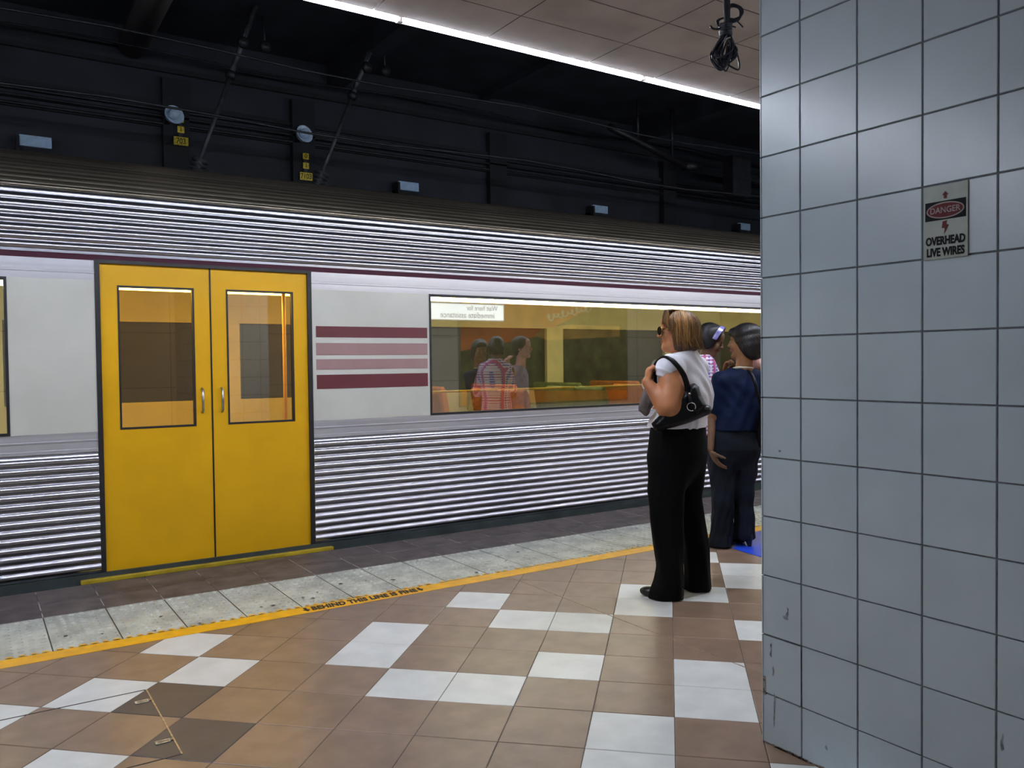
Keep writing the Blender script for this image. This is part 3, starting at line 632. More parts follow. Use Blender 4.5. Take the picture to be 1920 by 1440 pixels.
# ------------------------------------------------------------------ figures: signed distance fields meshed into one continuous surface each
def nrm(v): v = np.array(v, float); return v/np.linalg.norm(v)
class Field:
    def __init__(s, lo, hi, res):
        s.lo = np.array(lo, float); s.res = res; s.n = np.ceil((np.array(hi)-s.lo)/res).astype(int)+1
        s.D = np.full(tuple(s.n), 9., np.float32); s.M = np.eye(4); s.sc = 1.
    def frame(s, M=None, sc=1.): s.M = np.eye(4) if M is None else np.array(M, float); s.sc = sc
    def _w(s, p): return (s.M[:3, :3]*s.sc) @ np.array(p, float)+s.M[:3, 3]
    def _reg(s, lo, hi, pad):
        a = np.clip(np.floor((np.array(lo)-pad-s.lo)/s.res).astype(int), 0, s.n); b = np.clip(np.ceil((np.array(hi)+pad-s.lo)/s.res).astype(int)+1, 0, s.n)
        if np.any(b <= a): return None
        ax = [(s.lo[i]+s.res*np.arange(a[i], b[i])).astype(np.float32) for i in range(3)]
        return tuple(slice(a[i], b[i]) for i in range(3)), np.meshgrid(*ax, indexing='ij')
    def _comb(s, sl, d, k, op):
        D = s.D[sl]
        if op == 'sub':
            h = np.clip(.5-.5*(D+d)/k, 0, 1); s.D[sl] = D*(1-h)+(-d)*h+k*h*(1-h)
        else:
            h = np.clip(.5+.5*(D-d)/k, 0, 1); s.D[sl] = D*(1-h)+d*h-k*h*(1-h)
    def ell(s, c, r, R=None, k=.012, op='add'):
        r = np.array(r, float)*s.sc; cw = s._w(c); A = s.M[:3, :3] @ (np.eye(3) if R is None else np.array(R))
        q = s._reg(cw-r.max(), cw+r.max(), k+.02)
        if q is None: return
        sl, (X, Y, Z) = q; X = X-cw[0]; Y = Y-cw[1]; Z = Z-cw[2]
        u, v, w_ = [(A[0, i]*X+A[1, i]*Y+A[2, i]*Z)/r[i] for i in range(3)]
        k0 = np.sqrt(u*u+v*v+w_*w_); k1 = np.sqrt((u/r[0])**2+(v/r[1])**2+(w_/r[2])**2)+1e-6
        s._comb(sl, (k0*(k0-1)/k1).astype(np.float32), k, op)
    def cap(s, a, b, ra, rb=None, k=.015, op='add'):
        rb = ra if rb is None else rb; ra *= s.sc; rb *= s.sc; A = s._w(a); B = s._w(b); m = max(ra, rb)
        q = s._reg(np.minimum(A, B)-m, np.maximum(A, B)+m, k+.02)
        if q is None: return
        sl, (X, Y, Z) = q; d = B-A; L2 = max(d @ d, 1e-9); X = X-A[0]; Y = Y-A[1]; Z = Z-A[2]
        h = np.clip((X*d[0]+Y*d[1]+Z*d[2])/L2, 0, 1)
        s._comb(sl, (np.sqrt((X-h*d[0])**2+(Y-h*d[1])**2+(Z-h*d[2])**2)-(ra+(rb-ra)*h)).astype(np.float32), k, op)
    def chain(s, pts, rs, k=.012):
        for i in range(len(pts)-1): s.cap(pts[i], pts[i+1], rs[i], rs[i+1], k)
    def loft(s, rows, ang=0., k=.02, op='add', pw=2.0, folds=None):
        rows = sorted(rows); R = np.array(rows, float); zz = np.linspace(R[0, 0], R[-1, 0], 160)
        V = [np.interp(zz, R[:, 0], R[:, i]) for i in range(1, 5)]
        ker = np.hanning(13); ker /= ker.sum(); V = [np.convolve(np.pad(v, 6, 'edge'), ker, 'valid') for v in V]
        m = max(R[:, 3].max(), R[:, 4].max())
        q = s._reg((R[:, 1].min()-m, R[:, 2].min()-m, R[0, 0]), (R[:, 1].max()+m, R[:, 2].max()+m, R[-1, 0]), k+.02)
        if q is None: return
        sl, (X, Y, Z) = q; z1 = Z[0, 0, :]; cx, cy, a, b = [np.interp(z1, zz, v).astype(np.float32) for v in V]
        X = X-cx; Y = Y-cy; c, t = math.cos(ang), math.sin(ang); u = (c*X+t*Y); v = (-t*X+c*Y)
        if folds is not None:
            th = np.arctan2(v, u); a = a+folds(th, Z); b = b+folds(th, Z)
        rr = (np.abs(u/a)**pw+np.abs(v/b)**pw)**(1/pw); d = (rr-1)*np.minimum(a, b)
        d = np.maximum(d, np.maximum(R[0, 0]-Z, Z-R[-1, 0]))
        s._comb(sl, d.astype(np.float32), k, op)
    def poly(s, pts, y0, t, k=.01, puff=.05, op='add', tilt=0.):        # outline in the x,z plane, thickness along y, puffed
        P = np.array(pts, float); q = s._reg((P[:, 0].min(), y0-t-abs(tilt), P[:, 1].min()), (P[:, 0].max(), y0+t+abs(tilt), P[:, 1].max()), k+.02)
        sl, (X, Y, Z) = q; x = X[:, 0, :]; z = Z[:, 0, :]; d = np.full(x.shape, 9.); sg_ = np.ones(x.shape)
        for i in range(len(P)):
            a, b = P[i], P[(i+1) % len(P)]; e = b-a; wx, wz = x-a[0], z-a[1]; h = np.clip((wx*e[0]+wz*e[1])/(e @ e), 0, 1)
            d = np.minimum(d, np.hypot(wx-h*e[0], wz-h*e[1]))
            c1 = (a[1] > z) != (b[1] > z)
            with np.errstate(divide='ignore', invalid='ignore'): xi = e[0]*(z-a[1])/(e[1] if abs(e[1]) > 1e-9 else 1e-9)+a[0]
            sg_ = np.where(c1 & (x < xi), -sg_, sg_)
        d = (d*sg_)[:, None, :]; th = t*np.sqrt(np.clip(-d/puff, 0.0, 1))+.001
        s._comb(sl, np.maximum(d, np.abs(Y-y0-tilt*(X-P[:, 0].mean()))-th).astype(np.float32), k, op)
    def half(s, p, n, r=.004):      # keep the side the normal points away from
        n = nrm(n); ax = [s.lo[i]+s.res*np.arange(s.n[i]) for i in range(3)]
        d = (n[0]*(ax[0]-p[0]))[:, None, None]+(n[1]*(ax[1]-p[1]))[None, :, None]+(n[2]*(ax[2]-p[2]))[None, None, :]
        s.D = np.maximum(s.D, d.astype(np.float32))
    def warp(s, fn):
        m = np.abs(s.D) < .03; i = np.nonzero(m); s.D[m] += fn(*[s.lo[a]+s.res*i[a] for a in range(3)]).astype(np.float32)
    def mesh(s, name, m, parent, smooth=True, relax=1):
        D = s.D; n = D.shape; ins = D < 0
        c = ins[:-1, :-1, :-1].astype(np.int8)
        cnt = np.zeros([q-1 for q in n], np.int8)
        for dx in (0, 1):
            for dy in (0, 1):
                for dz in (0, 1): cnt += ins[dx:n[0]-1+dx, dy:n[1]-1+dy, dz:n[2]-1+dz]
        I = np.argwhere((cnt > 0) & (cnt < 8)); idx = -np.ones(cnt.shape, np.int64); idx[tuple(I.T)] = np.arange(len(I))
        acc = np.zeros((len(I), 3)); w_ = np.zeros(len(I))
        C = [(a, b, d) for a in (0, 1) for b in (0, 1) for d in (0, 1)]
        val = {q: D[I[:, 0]+q[0], I[:, 1]+q[1], I[:, 2]+q[2]] for q in C}
        for q in C:
            for ax in range(3):
                if q[ax]: continue
                p = list(q); p[ax] = 1; p = tuple(p); a, b = val[q], val[p]; x = (a < 0) != (b < 0)
                t = np.where(x, a/np.where(x, a-b, 1), 0)
                pos = np.zeros((len(I), 3)); pos += np.array(q); pos[:, ax] = t
                acc[x] += pos[x]; w_[x] += 1
        V = s.lo+(I+acc/w_[:, None])*s.res; F = []
        for ax in range(3):
            o1, o2 = [(1, 2), (2, 0), (0, 1)][ax]
            a = [slice(None)]*3; b = [slice(None)]*3; a[ax] = slice(0, -1); b[ax] = slice(1, None)
            E = np.argwhere(ins[tuple(a)] != ins[tuple(b)])
            E = E[(E[:, o1] > 0) & (E[:, o2] > 0) & (E[:, o1] < n[o1]-1) & (E[:, o2] < n[o2]-1)]
            e1 = np.zeros(3, int); e1[o1] = 1; e2 = np.zeros(3, int); e2[o2] = 1
            q = [idx[tuple((E-u).T)] for u in (e1+e2, e2, 0*e1, e1)]
            f_ = np.stack(q, 1); flip = ~ins[tuple(E.T)]
            f_[flip] = f_[flip][:, ::-1]; F.append(f_)
        F = np.concatenate(F)
        for _ in range(relax):
            nb = np.zeros_like(V); ct_ = np.zeros(len(V))
            for a, b in ((0, 1), (1, 2), (2, 3), (3, 0)):
                np.add.at(nb, F[:, a], V[F[:, b]]); np.add.at(nb, F[:, b], V[F[:, a]]); np.add.at(ct_, F[:, a], 1); np.add.at(ct_, F[:, b], 1)
            V = V*.5+.5*nb/np.maximum(ct_, 1)[:, None]
        me = bpy.data.meshes.new(name); me.vertices.add(len(V)); me.vertices.foreach_set('co', V.astype(np.float32).ravel())
        me.loops.add(F.size); me.loops.foreach_set('vertex_index', F.astype(np.int32).ravel())
        me.polygons.add(len(F)); me.polygons.foreach_set('loop_start', np.arange(0, F.size, 4, dtype=np.int32))
        me.polygons.foreach_set('use_smooth', np.ones(len(F), bool)); me.update(calc_edges=True); me.validate()
        me.materials.append(m); o = bpy.data.objects.new(name, me); COL.objects.link(o); o.parent = parent; return o
def rotz(a): c, s_ = math.cos(a), math.sin(a); return np.array([[c, -s_, 0], [s_, c, 0], [0, 0, 1.]])
def rotx(a): c, s_ = math.cos(a), math.sin(a); return np.array([[1, 0, 0], [0, c, -s_], [0, s_, c]])
def roty(a): c, s_ = math.cos(a), math.sin(a); return np.array([[c, 0, s_], [0, 1, 0], [-s_, 0, c]])
def headM(pos, facing, pitch=0., roll=0.):      # local +y looks along facing (x,y); pitch > 0 looks down
    a = math.atan2(facing[1], facing[0])-math.pi/2; M = np.eye(4); M[:3, :3] = rotz(a) @ rotx(-pitch) @ roty(roll); M[:3, 3] = pos; return M
def head(F, M, sc=1., fem=1.):
    F.frame(M, sc)
    F.ell((0, -.012, .032), (.072, .092, .084), k=.02); F.ell((0, .030, -.040), (.056, .058, .070), k=.025)
    F.ell((0, .060, .045), (.050, .034, .045), k=.02); F.ell((0, .070, -.098), (.024, .022, .018), k=.022)
    for s_ in (-1, 1):
        F.cap((s_*.045, -.01, -.062), (s_*.016, .066, -.098), .018, .014, k=.022)      # jaw
        F.ell((s_*.033, .072, -.028), (.022, .018, .022), k=.02)                       # cheek
        F.ell((s_*.031, .092, .001), (.016, .010, .010), k=.010, op='sub')             # eye socket
        F.ell((s_*.031, .078, .000), (.013, .012, .010), k=.004)                       # lid
        F.cap((s_*.014, .090, .019), (s_*.043, .080, .017), .006, .004, k=.010)        # brow
        F.ell((s_*.071, -.008, -.012), (.007, .017, .028), R=rotz(s_*.35), k=.006)     # ear
        F.ell((s_*.078, -.006, -.010), (.005, .009, .015), k=.004, op='sub')
        F.ell((s_*.009, .098, -.032), (.007, .009, .006), k=.006)                      # nostril wing
    F.cap((0, .088, .010), (0, .109, -.027), .007, .0115, k=.012)
    F.ell((0, .094, -.054), (.019, .010, .0050), k=.006); F.ell((0, .091, -.066), (.017, .010, .0062), k=.006)
    F.ell((0, .104, -.0595), (.020, .010, .0016), k=.003, op='sub')
    F.frame()
def hand(F, wrist, d, n, side=1, curl=.5, sc=1., spread=.0, thumb=.5, curls=None):
    d = nrm(d); n = nrm(np.array(n)-d*(np.array(n) @ d)); w_ = np.cross(d, n)*side; wrist = np.array(wrist, float)
    R = np.stack([w_, d, n], 1)
    F.ell(wrist+d*.050*sc, np.array((.040, .054, .0145))*sc, R=R, k=.012); F.ell(wrist+d*.07*sc+w_*.004*sc, np.array((.038, .028, .013))*sc, R=R, k=.01)
    L_ = (.072, .080, .075, .058)
    for i in range(4):
        p = wrist+d*(.093-.004*abs(i-1.2))*sc+w_*(.029-.0195*i)*sc; a = 0.; pts = [p]; cu = curls[i] if curls else curl
        sd = w_*(spread*(1.5-i))
        for f_, ca in zip((.46, .30, .24), (.75, 1.05, .8)):
            a += cu*ca; v = nrm(d*math.cos(a)+n*math.sin(a)+sd); p = p+v*L_[i]*f_*sc; pts.append(p)
        F.chain(pts, [.0092*sc, .0085*sc, .0078*sc, .0066*sc], k=.0035)
    p = wrist+d*.022*sc+w_*.028*sc; v = nrm(w_*.75+d*.65+n*.25); q = p+v*.040*sc; v2 = nrm(w_*(.6-thumb)+d*.8+n*(.2+thumb)); r = q+v2*.032*sc; t_ = r+nrm(v2+n*.25*thumb)*.026*sc
    F.chain([p, q, r, t_], [.016*sc, .0115*sc, .0098*sc, .0078*sc], k=.008)

skin1 = mat('sunned_skin', (.55, .22, .092), .48, noise=.10, scale=16, bump=.03, sub=.12)
skin2 = mat('light_brown_skin', (.27, .12, .048), .5, noise=.10, scale=16, bump=.03, sub=.1)
skin3 = mat('deep_brown_skin', (.17, .085, .045), .5, noise=.10, scale=16, bump=.03, sub=.1)
skin4 = mat('pink_skin', (.66, .36, .28), .5, noise=.08, scale=16, bump=.03, sub=.1)
hair1 = mat('streaked_blonde_hair', (.28, .14, .04), .40, noise=.3, scale=9, col2=(.05, .022, .009), island=.75, stretch=(1, 1, .25), fac=(.38, .62))
hair1b = mat('dark_blonde_hair', (.13, .06, .02), .45, noise=.3, scale=30, col2=(.06, .027, .012), stretch=(1.6, 1.6, .14), bump=.5, bscale=60, fac=(.42, .6))
hair2 = mat('black_hair', (.009, .007, .008), .45, noise=.3, scale=30, stretch=(1.4, 1.4, .2), bump=.3, bscale=80, island=.2)
white_c = mat('white_cotton', (.82, .82, .90), .8, noise=.03, scale=8, bump=.08, bscale=300)
blackt = mat('black_trouser_cloth', (.0028, .0028, .0036), .9, spec=.15, noise=.2, scale=8, bump=.1, bscale=200)
leather = mat('black_leather', (.0025, .0025, .0035), .36, spec=.22, noise=.3, scale=30, bump=.25, bscale=120)
shoe_m = mat('black_shoe_leather', (.012, .010, .009), .30, noise=.3, scale=30)
chrome = mat('chrome_ring', (.8, .8, .78), .15, 1., noise=.05)
lensm = mat('dark_lens', (.012, .007, .005), .08, noise=.1)
goldm = mat('gold_frame', (.75, .55, .2), .2, 1., noise=.05)
cardi = mat('grey_brown_knit', (.17, .14, .135), .85, noise=.2, scale=10, bump=.3, bscale=200)
navy = mat('navy_jersey', (.0020, .010, .046), .7, spec=.2, noise=.2, scale=5, bump=.1, bscale=200)
navyt = mat('dark_slate_trouser_cloth', (.010, .014, .024), .8, spec=.2, noise=.25, scale=5, bump=.12, bscale=200)
cream_c = mat('cream_trim_cloth', (.62, .58, .46), .8, noise=.05)
boot_m = mat('black_boot_leather', (.010, .010, .012), .3, noise=.3, scale=30)
pinktop = mat('lilac_knit_top', (.42, .36, .50), .8, noise=.1, scale=20)
jeanm = mat('dark_denim', (.02, .03, .06), .8, noise=.2, scale=30)
def plaid():
    m = bpy.data.materials.new('pink_blue_plaid_cotton'); m.use_nodes = True; nt = m.node_tree; N = nt.nodes; L = nt.links; b = N['Principled BSDF']; b.inputs['Roughness'].default_value = .8
    tc = N.new('ShaderNodeTexCoord'); sx_ = N.new('ShaderNodeSeparateXYZ'); L.new(tc.outputs['Object'], sx_.inputs[0])
    col = None
    def wave(out, f, lo):
        a = N.new('ShaderNodeMath'); a.operation = 'MULTIPLY'; a.inputs[1].default_value = f; L.new(out, a.inputs[0])
        c = N.new('ShaderNodeMath'); c.operation = 'SINE'; L.new(a.outputs[0], c.inputs[0])
        g_ = N.new('ShaderNodeMath'); g_.operation = 'GREATER_THAN'; g_.inputs[1].default_value = lo; L.new(c.outputs[0], g_.inputs[0]); return g_.outputs[0]
    base = (.70, .62, .72, 1)
    for out, f, lo, c in ((sx_.outputs['Z'], 210, .35, (.50, .12, .22, 1)), (sx_.outputs['X'], 230, .45, (.12, .10, .42, 1)), (sx_.outputs['Z'], 260, .6, (.75, .72, .80, 1)), (sx_.outputs['X'], 90, .75, (.55, .10, .25, 1))):
        mx = N.new('ShaderNodeMixRGB'); L.new(wave(out, f, lo), mx.inputs[0]); mx.inputs[2].default_value = c
        if col is None: mx.inputs[1].default_value = base
        else: L.new(col, mx.inputs[1])
        col = mx.outputs[0]
    L.new(col, b.inputs['Base Color']); return m
plaid_m = plaid()
lilac = mat('silvery_lilac_headband', (.55, .52, .85), .2, .3, noise=.4, scale=20, col2=(.25, .22, .6))
FR = math.radians(-44.9)

# ---- woman with the handbag.  frame: x = picture right, y = away from the photographer, z up
W1 = empty('person', (3.352, 3.384, 0), FR); tag(W1, 'person with shoulder-length blonde hair, sunglasses, white top and black trousers at the yellow line', 'person', 'people waiting on the platform')
fw = nrm((-.90, .43, 0)); lf = nrm((-.43, -.90, 0))
AB = math.atan2(fw[1], fw[0])+math.pi/2      # ellipse axis a along the body's width, b along its depth
HM = headM((.001, .0, 1.500), (-.997, .03), pitch=.04)
F = Field((-.24, -.30, .0), (.22, .26, 1.62), .0048)
head(F, HM, .94)
F.cap((.030, 0, 1.44), (.052, .0, 1.33), .052, .060, k=.03); F.ell((-.035, .0, 1.405), (.04, .04, .024), k=.03)     # neck and soft under-chin
F.loft([(.82, .0, .0, .17, .13), (.92, .0, 0, .165, .125), (1.05, .04, 0, .150, .115), (1.2, .045, 0, .155, .105), (1.29, .05, 0, .14, .085), (1.35, .055, 0, .08, .06)], AB, k=.03)
shL = np.array((-.030, -.165, 1.285)); elL = np.array((-.045, -.235, 1.078)); wrL = np.array((-.158, -.195, 1.212))
F.cap(shL, elL, .066, .060, k=.03); F.ell(elL+(.012, 0, .03), (.060, .055, .07), k=.03); F.ell((-.02, -.205, 1.17), (.066, .056, .085), k=.03)
F.cap(elL+(-.012, .0, -.005), wrL, .051, .030, k=.018); F.ell((elL*.62+wrL*.38), (.045, .042, .05), k=.02)
hand(F, wrL+(.000, 0, -.004), (.10, .10, .99), (.9, .35, -.1), side=1, curl=1.15, sc=.86, thumb=.8)
shR = np.array((.115, .15, 1.285)); F.cap(shR, (.10, .20, 1.07), .055, .046, k=.03); F.cap((.10, .20, 1.07), (-.06, .235, 1.10), .042, .028, k=.015)
hand(F, (-.06, .235, 1.10), (-1, .0, .1), (0, -1, -.1), side=-1, curl=.9, sc=.86)
for (hx, hy, fx, fy) in ((-.045, -.095, -.06, -.095), (.068, .095, .085, .10)):
    F.cap((hx, hy*.9, .86), (hx, hy, .48), .082, .055, k=.03); F.cap((hx, hy, .48), (fx+.02, fy, .07), .05, .032, k=.02); F.ell((fx-.03, fy+.01, .045), (.075, .03, .026), R=rotz(math.atan2(fw[1], fw[0])), k=.02)
F.mesh('body', skin1, W1)
# shirt
F = Field((-.26, -.30, .90), (.24, .26, 1.44), .0048)
fold = lambda th, Z: (.007*np.sin(5*th+14*Z)*np.clip((1.33-Z)*5, 0, 1)+.0045*np.sin(9*th-22*Z)*np.clip((1.2-Z)*4, 0, 1)).astype(np.float32)
F.loft([(.955, .004, 0, .195, .158), (1.0, .008, 0, .187, .152), (1.06, .040, 0, .170, .148), (1.14, .050, 0, .170, .142), (1.22, .045, 0, .172, .130), (1.29, .043, 0, .160, .105), (1.335, .046, 0, .125, .085), (1.385, .052, 0, .068, .062)], AB, k=.02, folds=fold)
F.cap((.04, -.02, 1.345), (-.020, -.150, 1.295), .048, .060, k=.03); F.ell(shL+(.004, -.004, -.012), (.074, .056, .060), k=.025)
F.cap((.06, .02, 1.34), (.115, .14, 1.295), .045, .062, k=.03); F.cap(shR, (.105, .185, 1.19), .066, .062, k=.02)
F.ell((-.075, -.02, 1.20), (.075, .13, .085), R=rotz(AB), k=.04)
F.ell((.02, -.022, 1.45), (.078, .078, .082), k=.02, op='sub')
F.cap(shL+(-.01, -.035, -.055), elL, .05, .05, k=.01, op='sub'); F.cap(shL+(-.010, -.002, .012), shL+(-.016, -.010, -.002), .070, .069, k=.008)
F.warp(lambda x, y, z: .0022*np.sin(70*(x*.5+z*.8)+9*np.sin(11*y))*np.clip((z-1.0)*6, 0, 1))
# fine pull folds falling from the shoulder
F.warp(lambda x, y, z: -.006*np.exp(-((np.hypot(x+.16, z-1.02)*1.0-.24)/.008)**2)*np.clip(-y*20, 0, 1)-.005*np.exp(-((np.hypot(x+.16, z-1.02)-.275)/.007)**2)*np.clip(-y*20, 0, 1))
F.mesh('white_top', white_c, W1)
# trousers
F = Field((-.27, -.24, .0), (.24, .24, 1.01), .0055)
hipf = lambda th, Z: (.003*np.sin(6*th+9*Z)*np.clip((.8-Z)*3, 0, 1)).astype(np.float32)
F.loft([(.64, .0, .0, .10, .07), (.70, .0, 0, .15, .12), (.80, .003, 0, .198, .152), (.88, .003, 0, .196, .150), (.945, .005, 0, .188, .146), (.985, .005, 0, .175, .138)], AB, k=.03)
F.loft([(.004, -.070, -.095, .098, .088), (.05, -.062, -.095, .092, .086), (.10, -.052, -.095, .082, .084), (.18, -.045, -.095, .072, .082), (.30, -.052, -.098, .084, .082), (.45, -.062, -.098, .094, .086), (.60, -.060, -.09, .104, .094), (.78, -.045, -.07, .118, .108), (.90, -.02, -.05, .10, .10)], 0, k=.05, pw=2.4, folds=hipf)
F.loft([(.004, .110, .105, .078, .085), (.10, .108, .105, .072, .085), (.25, .104, .105, .073, .083), (.45, .078, .105, .070, .086), (.55, .068, .10, .070, .09), (.70, .070, .085, .092, .10), (.80, .060, .07, .105, .105), (.90, .03, .05, .10, .10)], 0, k=.035, pw=2.4, folds=hipf)
F.warp(lambda x, y, z: .003*np.sin(34*z+20*x)*np.exp(-((z-.62)/.10)**2))
F.mesh('trousers', blackt, W1)
for (cx, cy, yaw, nm) in ((-.075, -.10, .0, 'shoe'), (.072, .10, .0, 'shoe')):
    F = Field((cx-.17, cy-.10, .0), (cx+.14, cy+.12, .12), .004); a = math.atan2(.25, -.97) if cx < 0 else math.atan2(.43, -.9); R = rotz(a)
    d_ = R @ np.array((1, 0, 0)); c0 = np.array((cx, cy, 0))
    F.ell(c0+d_*.055+(0, 0, .030), (.085, .036, .028), R=R, k=.02); F.ell(c0-d_*.06+(0, 0, .045), (.05, .032, .04), R=R, k=.02); F.ell(c0+d_*.10+(0, 0, .024), (.038, .022, .022), R=R, k=.02)
    F.cap(c0-d_*.085, c0-d_*.085+(0, 0, .03), .022, .026, k=.01); F.half((0, 0, .003), (0, 0, -1)); F.mesh(nm, shoe_m, W1)
# hair: cap, side curtain, then loose strands
F = Field((-.14, -.14, 1.35), (.17, .15, 1.64), .0045)
hz = lambda x, y, z: .0028*np.sin(np.arctan2(y, x-.03)*38+6*np.sin(z*40))+.002*np.sin(np.arctan2(y, x-.03)*71+z*30)
F.ell((.012, .0, 1.534), (.098, .090, .082), k=.03); F.ell((.036, .0, 1.49), (.078, .092, .085), k=.03)
F.loft([(1.386, .042, 0, .066, .078), (1.42, .040, 0, .074, .088), (1.47, .035, 0, .078, .094), (1.54, .026, 0, .080, .088)], 0, k=.02)
F.cap((.085, -.04, 1.43), (.115, -.02, 1.405), .024, .006, k=.02); F.cap((.075, -.07, 1.42), (.105, -.07, 1.398), .018, .004, k=.02)
F.poly([(-.15, 1.30), (-.022, 1.30), (-.020, 1.42), (-.024, 1.47), (-.034, 1.520), (-.050, 1.548), (-.074, 1.566), (-.092, 1.552), (-.15, 1.552)], 0, .2, k=.012, puff=.001, op='sub')
F.ell((.01, 0, 1.36), (.06, .05, .05), k=.02, op='sub')
F.warp(hz); F.mesh('hair', hair1b, W1)
ms = MB()
def surf(th, t):     # strand path on the hair surface; th around the head, t 0..1 from crown to tip
    ph = t*1.0; z = 1.616-(.215+.0*t)*t**1.35; rr = .102*math.sin(min(1., t*1.75+.08)*math.pi/2)*(1-.10*max(0, t-.6))
    cx = .014+.018*t; return Vector((cx+rr*math.cos(th)*1.02, rr*math.sin(th)*.98, z))
for i in range(900):
    th = random.uniform(-math.pi*.97, math.pi*.97)
    front = math.cos(th) < -.25; tmax = random.uniform(.80, 1.06)
    if front: tmax = random.uniform(.28, .40) if math.cos(th) < -.62 else random.uniform(.4, .62)
    elif math.cos(th) < .05: tmax = random.uniform(.85, 1.0)
    dth = random.uniform(-.18, .18)+(.0 if not front else (.55 if th < 0 else -.5)); t0_ = random.uniform(0, .25); pts = []; wob = random.uniform(0, 6); off = random.uniform(-.002, .007)
    for k in range(9):
        t = t0_+(tmax-t0_)*k/8; a = th+dth*t+.05*math.sin(5*t+wob); p = surf(a, t); o_ = Vector((p.x-.04, p.y, 0)).normalized()*off
        if t > .85 and math.cos(a) > .3: o_ += Vector((.10*(t-.85), 0, 0))
        if (p.x < -.026 and p.z < 1.54 and abs(p.y) < .2 and not (p.x > -.045 and p.z > 1.515)): break
        pts.append(p+o_)
    if len(pts) < 4: continue
    m0 = random.uniform(.0012, .0032); n_ = len(pts); ms.tube(pts, [m0*(1-.75*(k/(n_-1))**3) for k in range(n_)], 5)
for i in range(150):       # side-swept fringe
    sy = -1 if i < 110 else 1
    e1 = random.uniform(0, 1); st = Vector((-.012+random.uniform(-.03, .03), random.uniform(-.03, .02), 1.614)); wv = random.uniform(-.004, .004)
    en = Vector((-.084+.045*e1, sy*(.050+.028*e1), 1.547-.045*e1+random.uniform(-.012, .010)))
    md = Vector((-.070+.025*e1+wv, sy*(.038+.028*e1), 1.588+random.uniform(-.004, .008))); m1 = (st+md)/2+Vector((-.012, sy*.006, .012))
    pts = cr([st, m1, md, en], 4); m0 = random.uniform(.0014, .003); n_ = len(pts); ms.tube(pts, [m0*(1-.8*(k/(n_-1))**3) for k in range(n_)], 5)
ms.build('loose_strands', hair1, W1, True)
# sunglasses
sgl = empty('sunglasses', (0, 0, 0)); sgl.parent = W1; H4 = Matrix([list(r) for r in HM])
b_ = MB()
for s_ in (-1, 1):
    pts = [(s_*(.035+.029*math.cos(a)), .002+.024*math.sin(a)) for a in [k*math.pi/10 for k in range(20)]]
    b_.prism(pts if s_ > 0 else pts[::-1], lambda u, v, w_: tuple(H4 @ Vector((u, .108-abs(u)*.45+w_, v))), .004)
b_.build('lenses', lensm, sgl)
b_ = MB()
for s_ in (-1, 1):
    b_.tube([H4 @ Vector((s_*.060, .078, .010)), H4 @ Vector((s_*.074, .04, .010)), H4 @ Vector((s_*.080, -.01, .006))], .0026, 6)
    b_.tube([H4 @ Vector((s_*(.035+.030*math.cos(a)), .1095-abs(.035+.030*math.cos(a))*.45, .002+.025*math.sin(a))) for a in [k*math.pi/10 for k in range(21)]], .0016, 5, False)
b_.tube([H4 @ Vector((-.010, .106, .010)), H4 @ Vector((.010, .106, .010))], .002, 6); b_.build('frame', goldm, sgl, True)

# handbag under her arm
bag = empty('handbag', (3.352, 3.384, 0), FR); tag(bag, 'black leather shoulder bag with chrome ring hanging under the white-topped arm', 'handbag')
F = Field((-.18, -.36, .90), (.25, -.10, 1.22), .005)
F.poly([(-.140, .990), (-.122, .956), (-.10, .945), (.0, .972), (.11, 1.010), (.175, 1.035), (.184, 1.052), (.178, 1.078), (.150, 1.098), (.125, 1.125), (.110, 1.19), (.092, 1.205), (.066, 1.195), (.045, 1.17), (.0, 1.13), (-.07, 1.06)], -.200, .050, puff=.028, tilt=.24)
F.warp(lambda x, y, z: .003*np.sin(60*(z-.3*x))*np.sin(25*x+3)); F.mesh('bag_body', leather, bag)
def sp(px, py, dep): return ((px-1272)*.00303, dep, 1.611-(py-583)*.00303)
F = Field((-.18, -.36, .90), (.25, -.10, 1.24), .005)
F.poly([(.050, 1.06), (.120, 1.05), (.160, 1.085), (.130, 1.140), (.116, 1.19), (.095, 1.207), (.066, 1.197), (.05, 1.16)], -.205, .062, puff=.02, tilt=.16)
F.mesh('flap', leather, bag)
for dd, off in ((-.0, 0), (-.018, .010)):
    b_ = MB(); pts = cr([(.052+off, -.245, 1.165), (.048+off, -.248, 1.20), (.030+off, -.250, 1.255), (-.002+off, -.250, 1.305+dd*.2), (-.040+off, -.228, 1.342+dd*.3), (-.080, -.185, 1.345+dd), (-.118, -.150, 1.305+dd), (-.118, -.13, 1.24), (-.115, -.15, 1.15), (-.09, -.19, 1.05)], 6)
    b_.tube(pts, .0105, 8); b_.build('handle', leather, bag, True)
b_ = MB(); b_.tube([(.075+.022*math.cos(a), -.275-.004*math.sin(a), 1.083+.022*math.sin(a)) for a in [k*math.pi/12 for k in range(25)]], .0032, 6, False); b_.build('ring', chrome, bag, True)
b_ = MB(); b_.tube(cr([(.062, -.262, 1.155), (.066, -.272, 1.13), (.070, -.276, 1.105)], 4), .010, 8); b_.tube([(.088, -.272, 1.07), (.11, -.262, 1.05)], .008, 8); b_.build('ring_strap', leather, bag, True)
b_ = MB(); b_.lathe([(0, -.004), (.006, -.003), (.006, .003), (0, .004)], (.068, -.272, 1.152), (0, 1, 0), 12); b_.build('stud', chrome, bag, True)
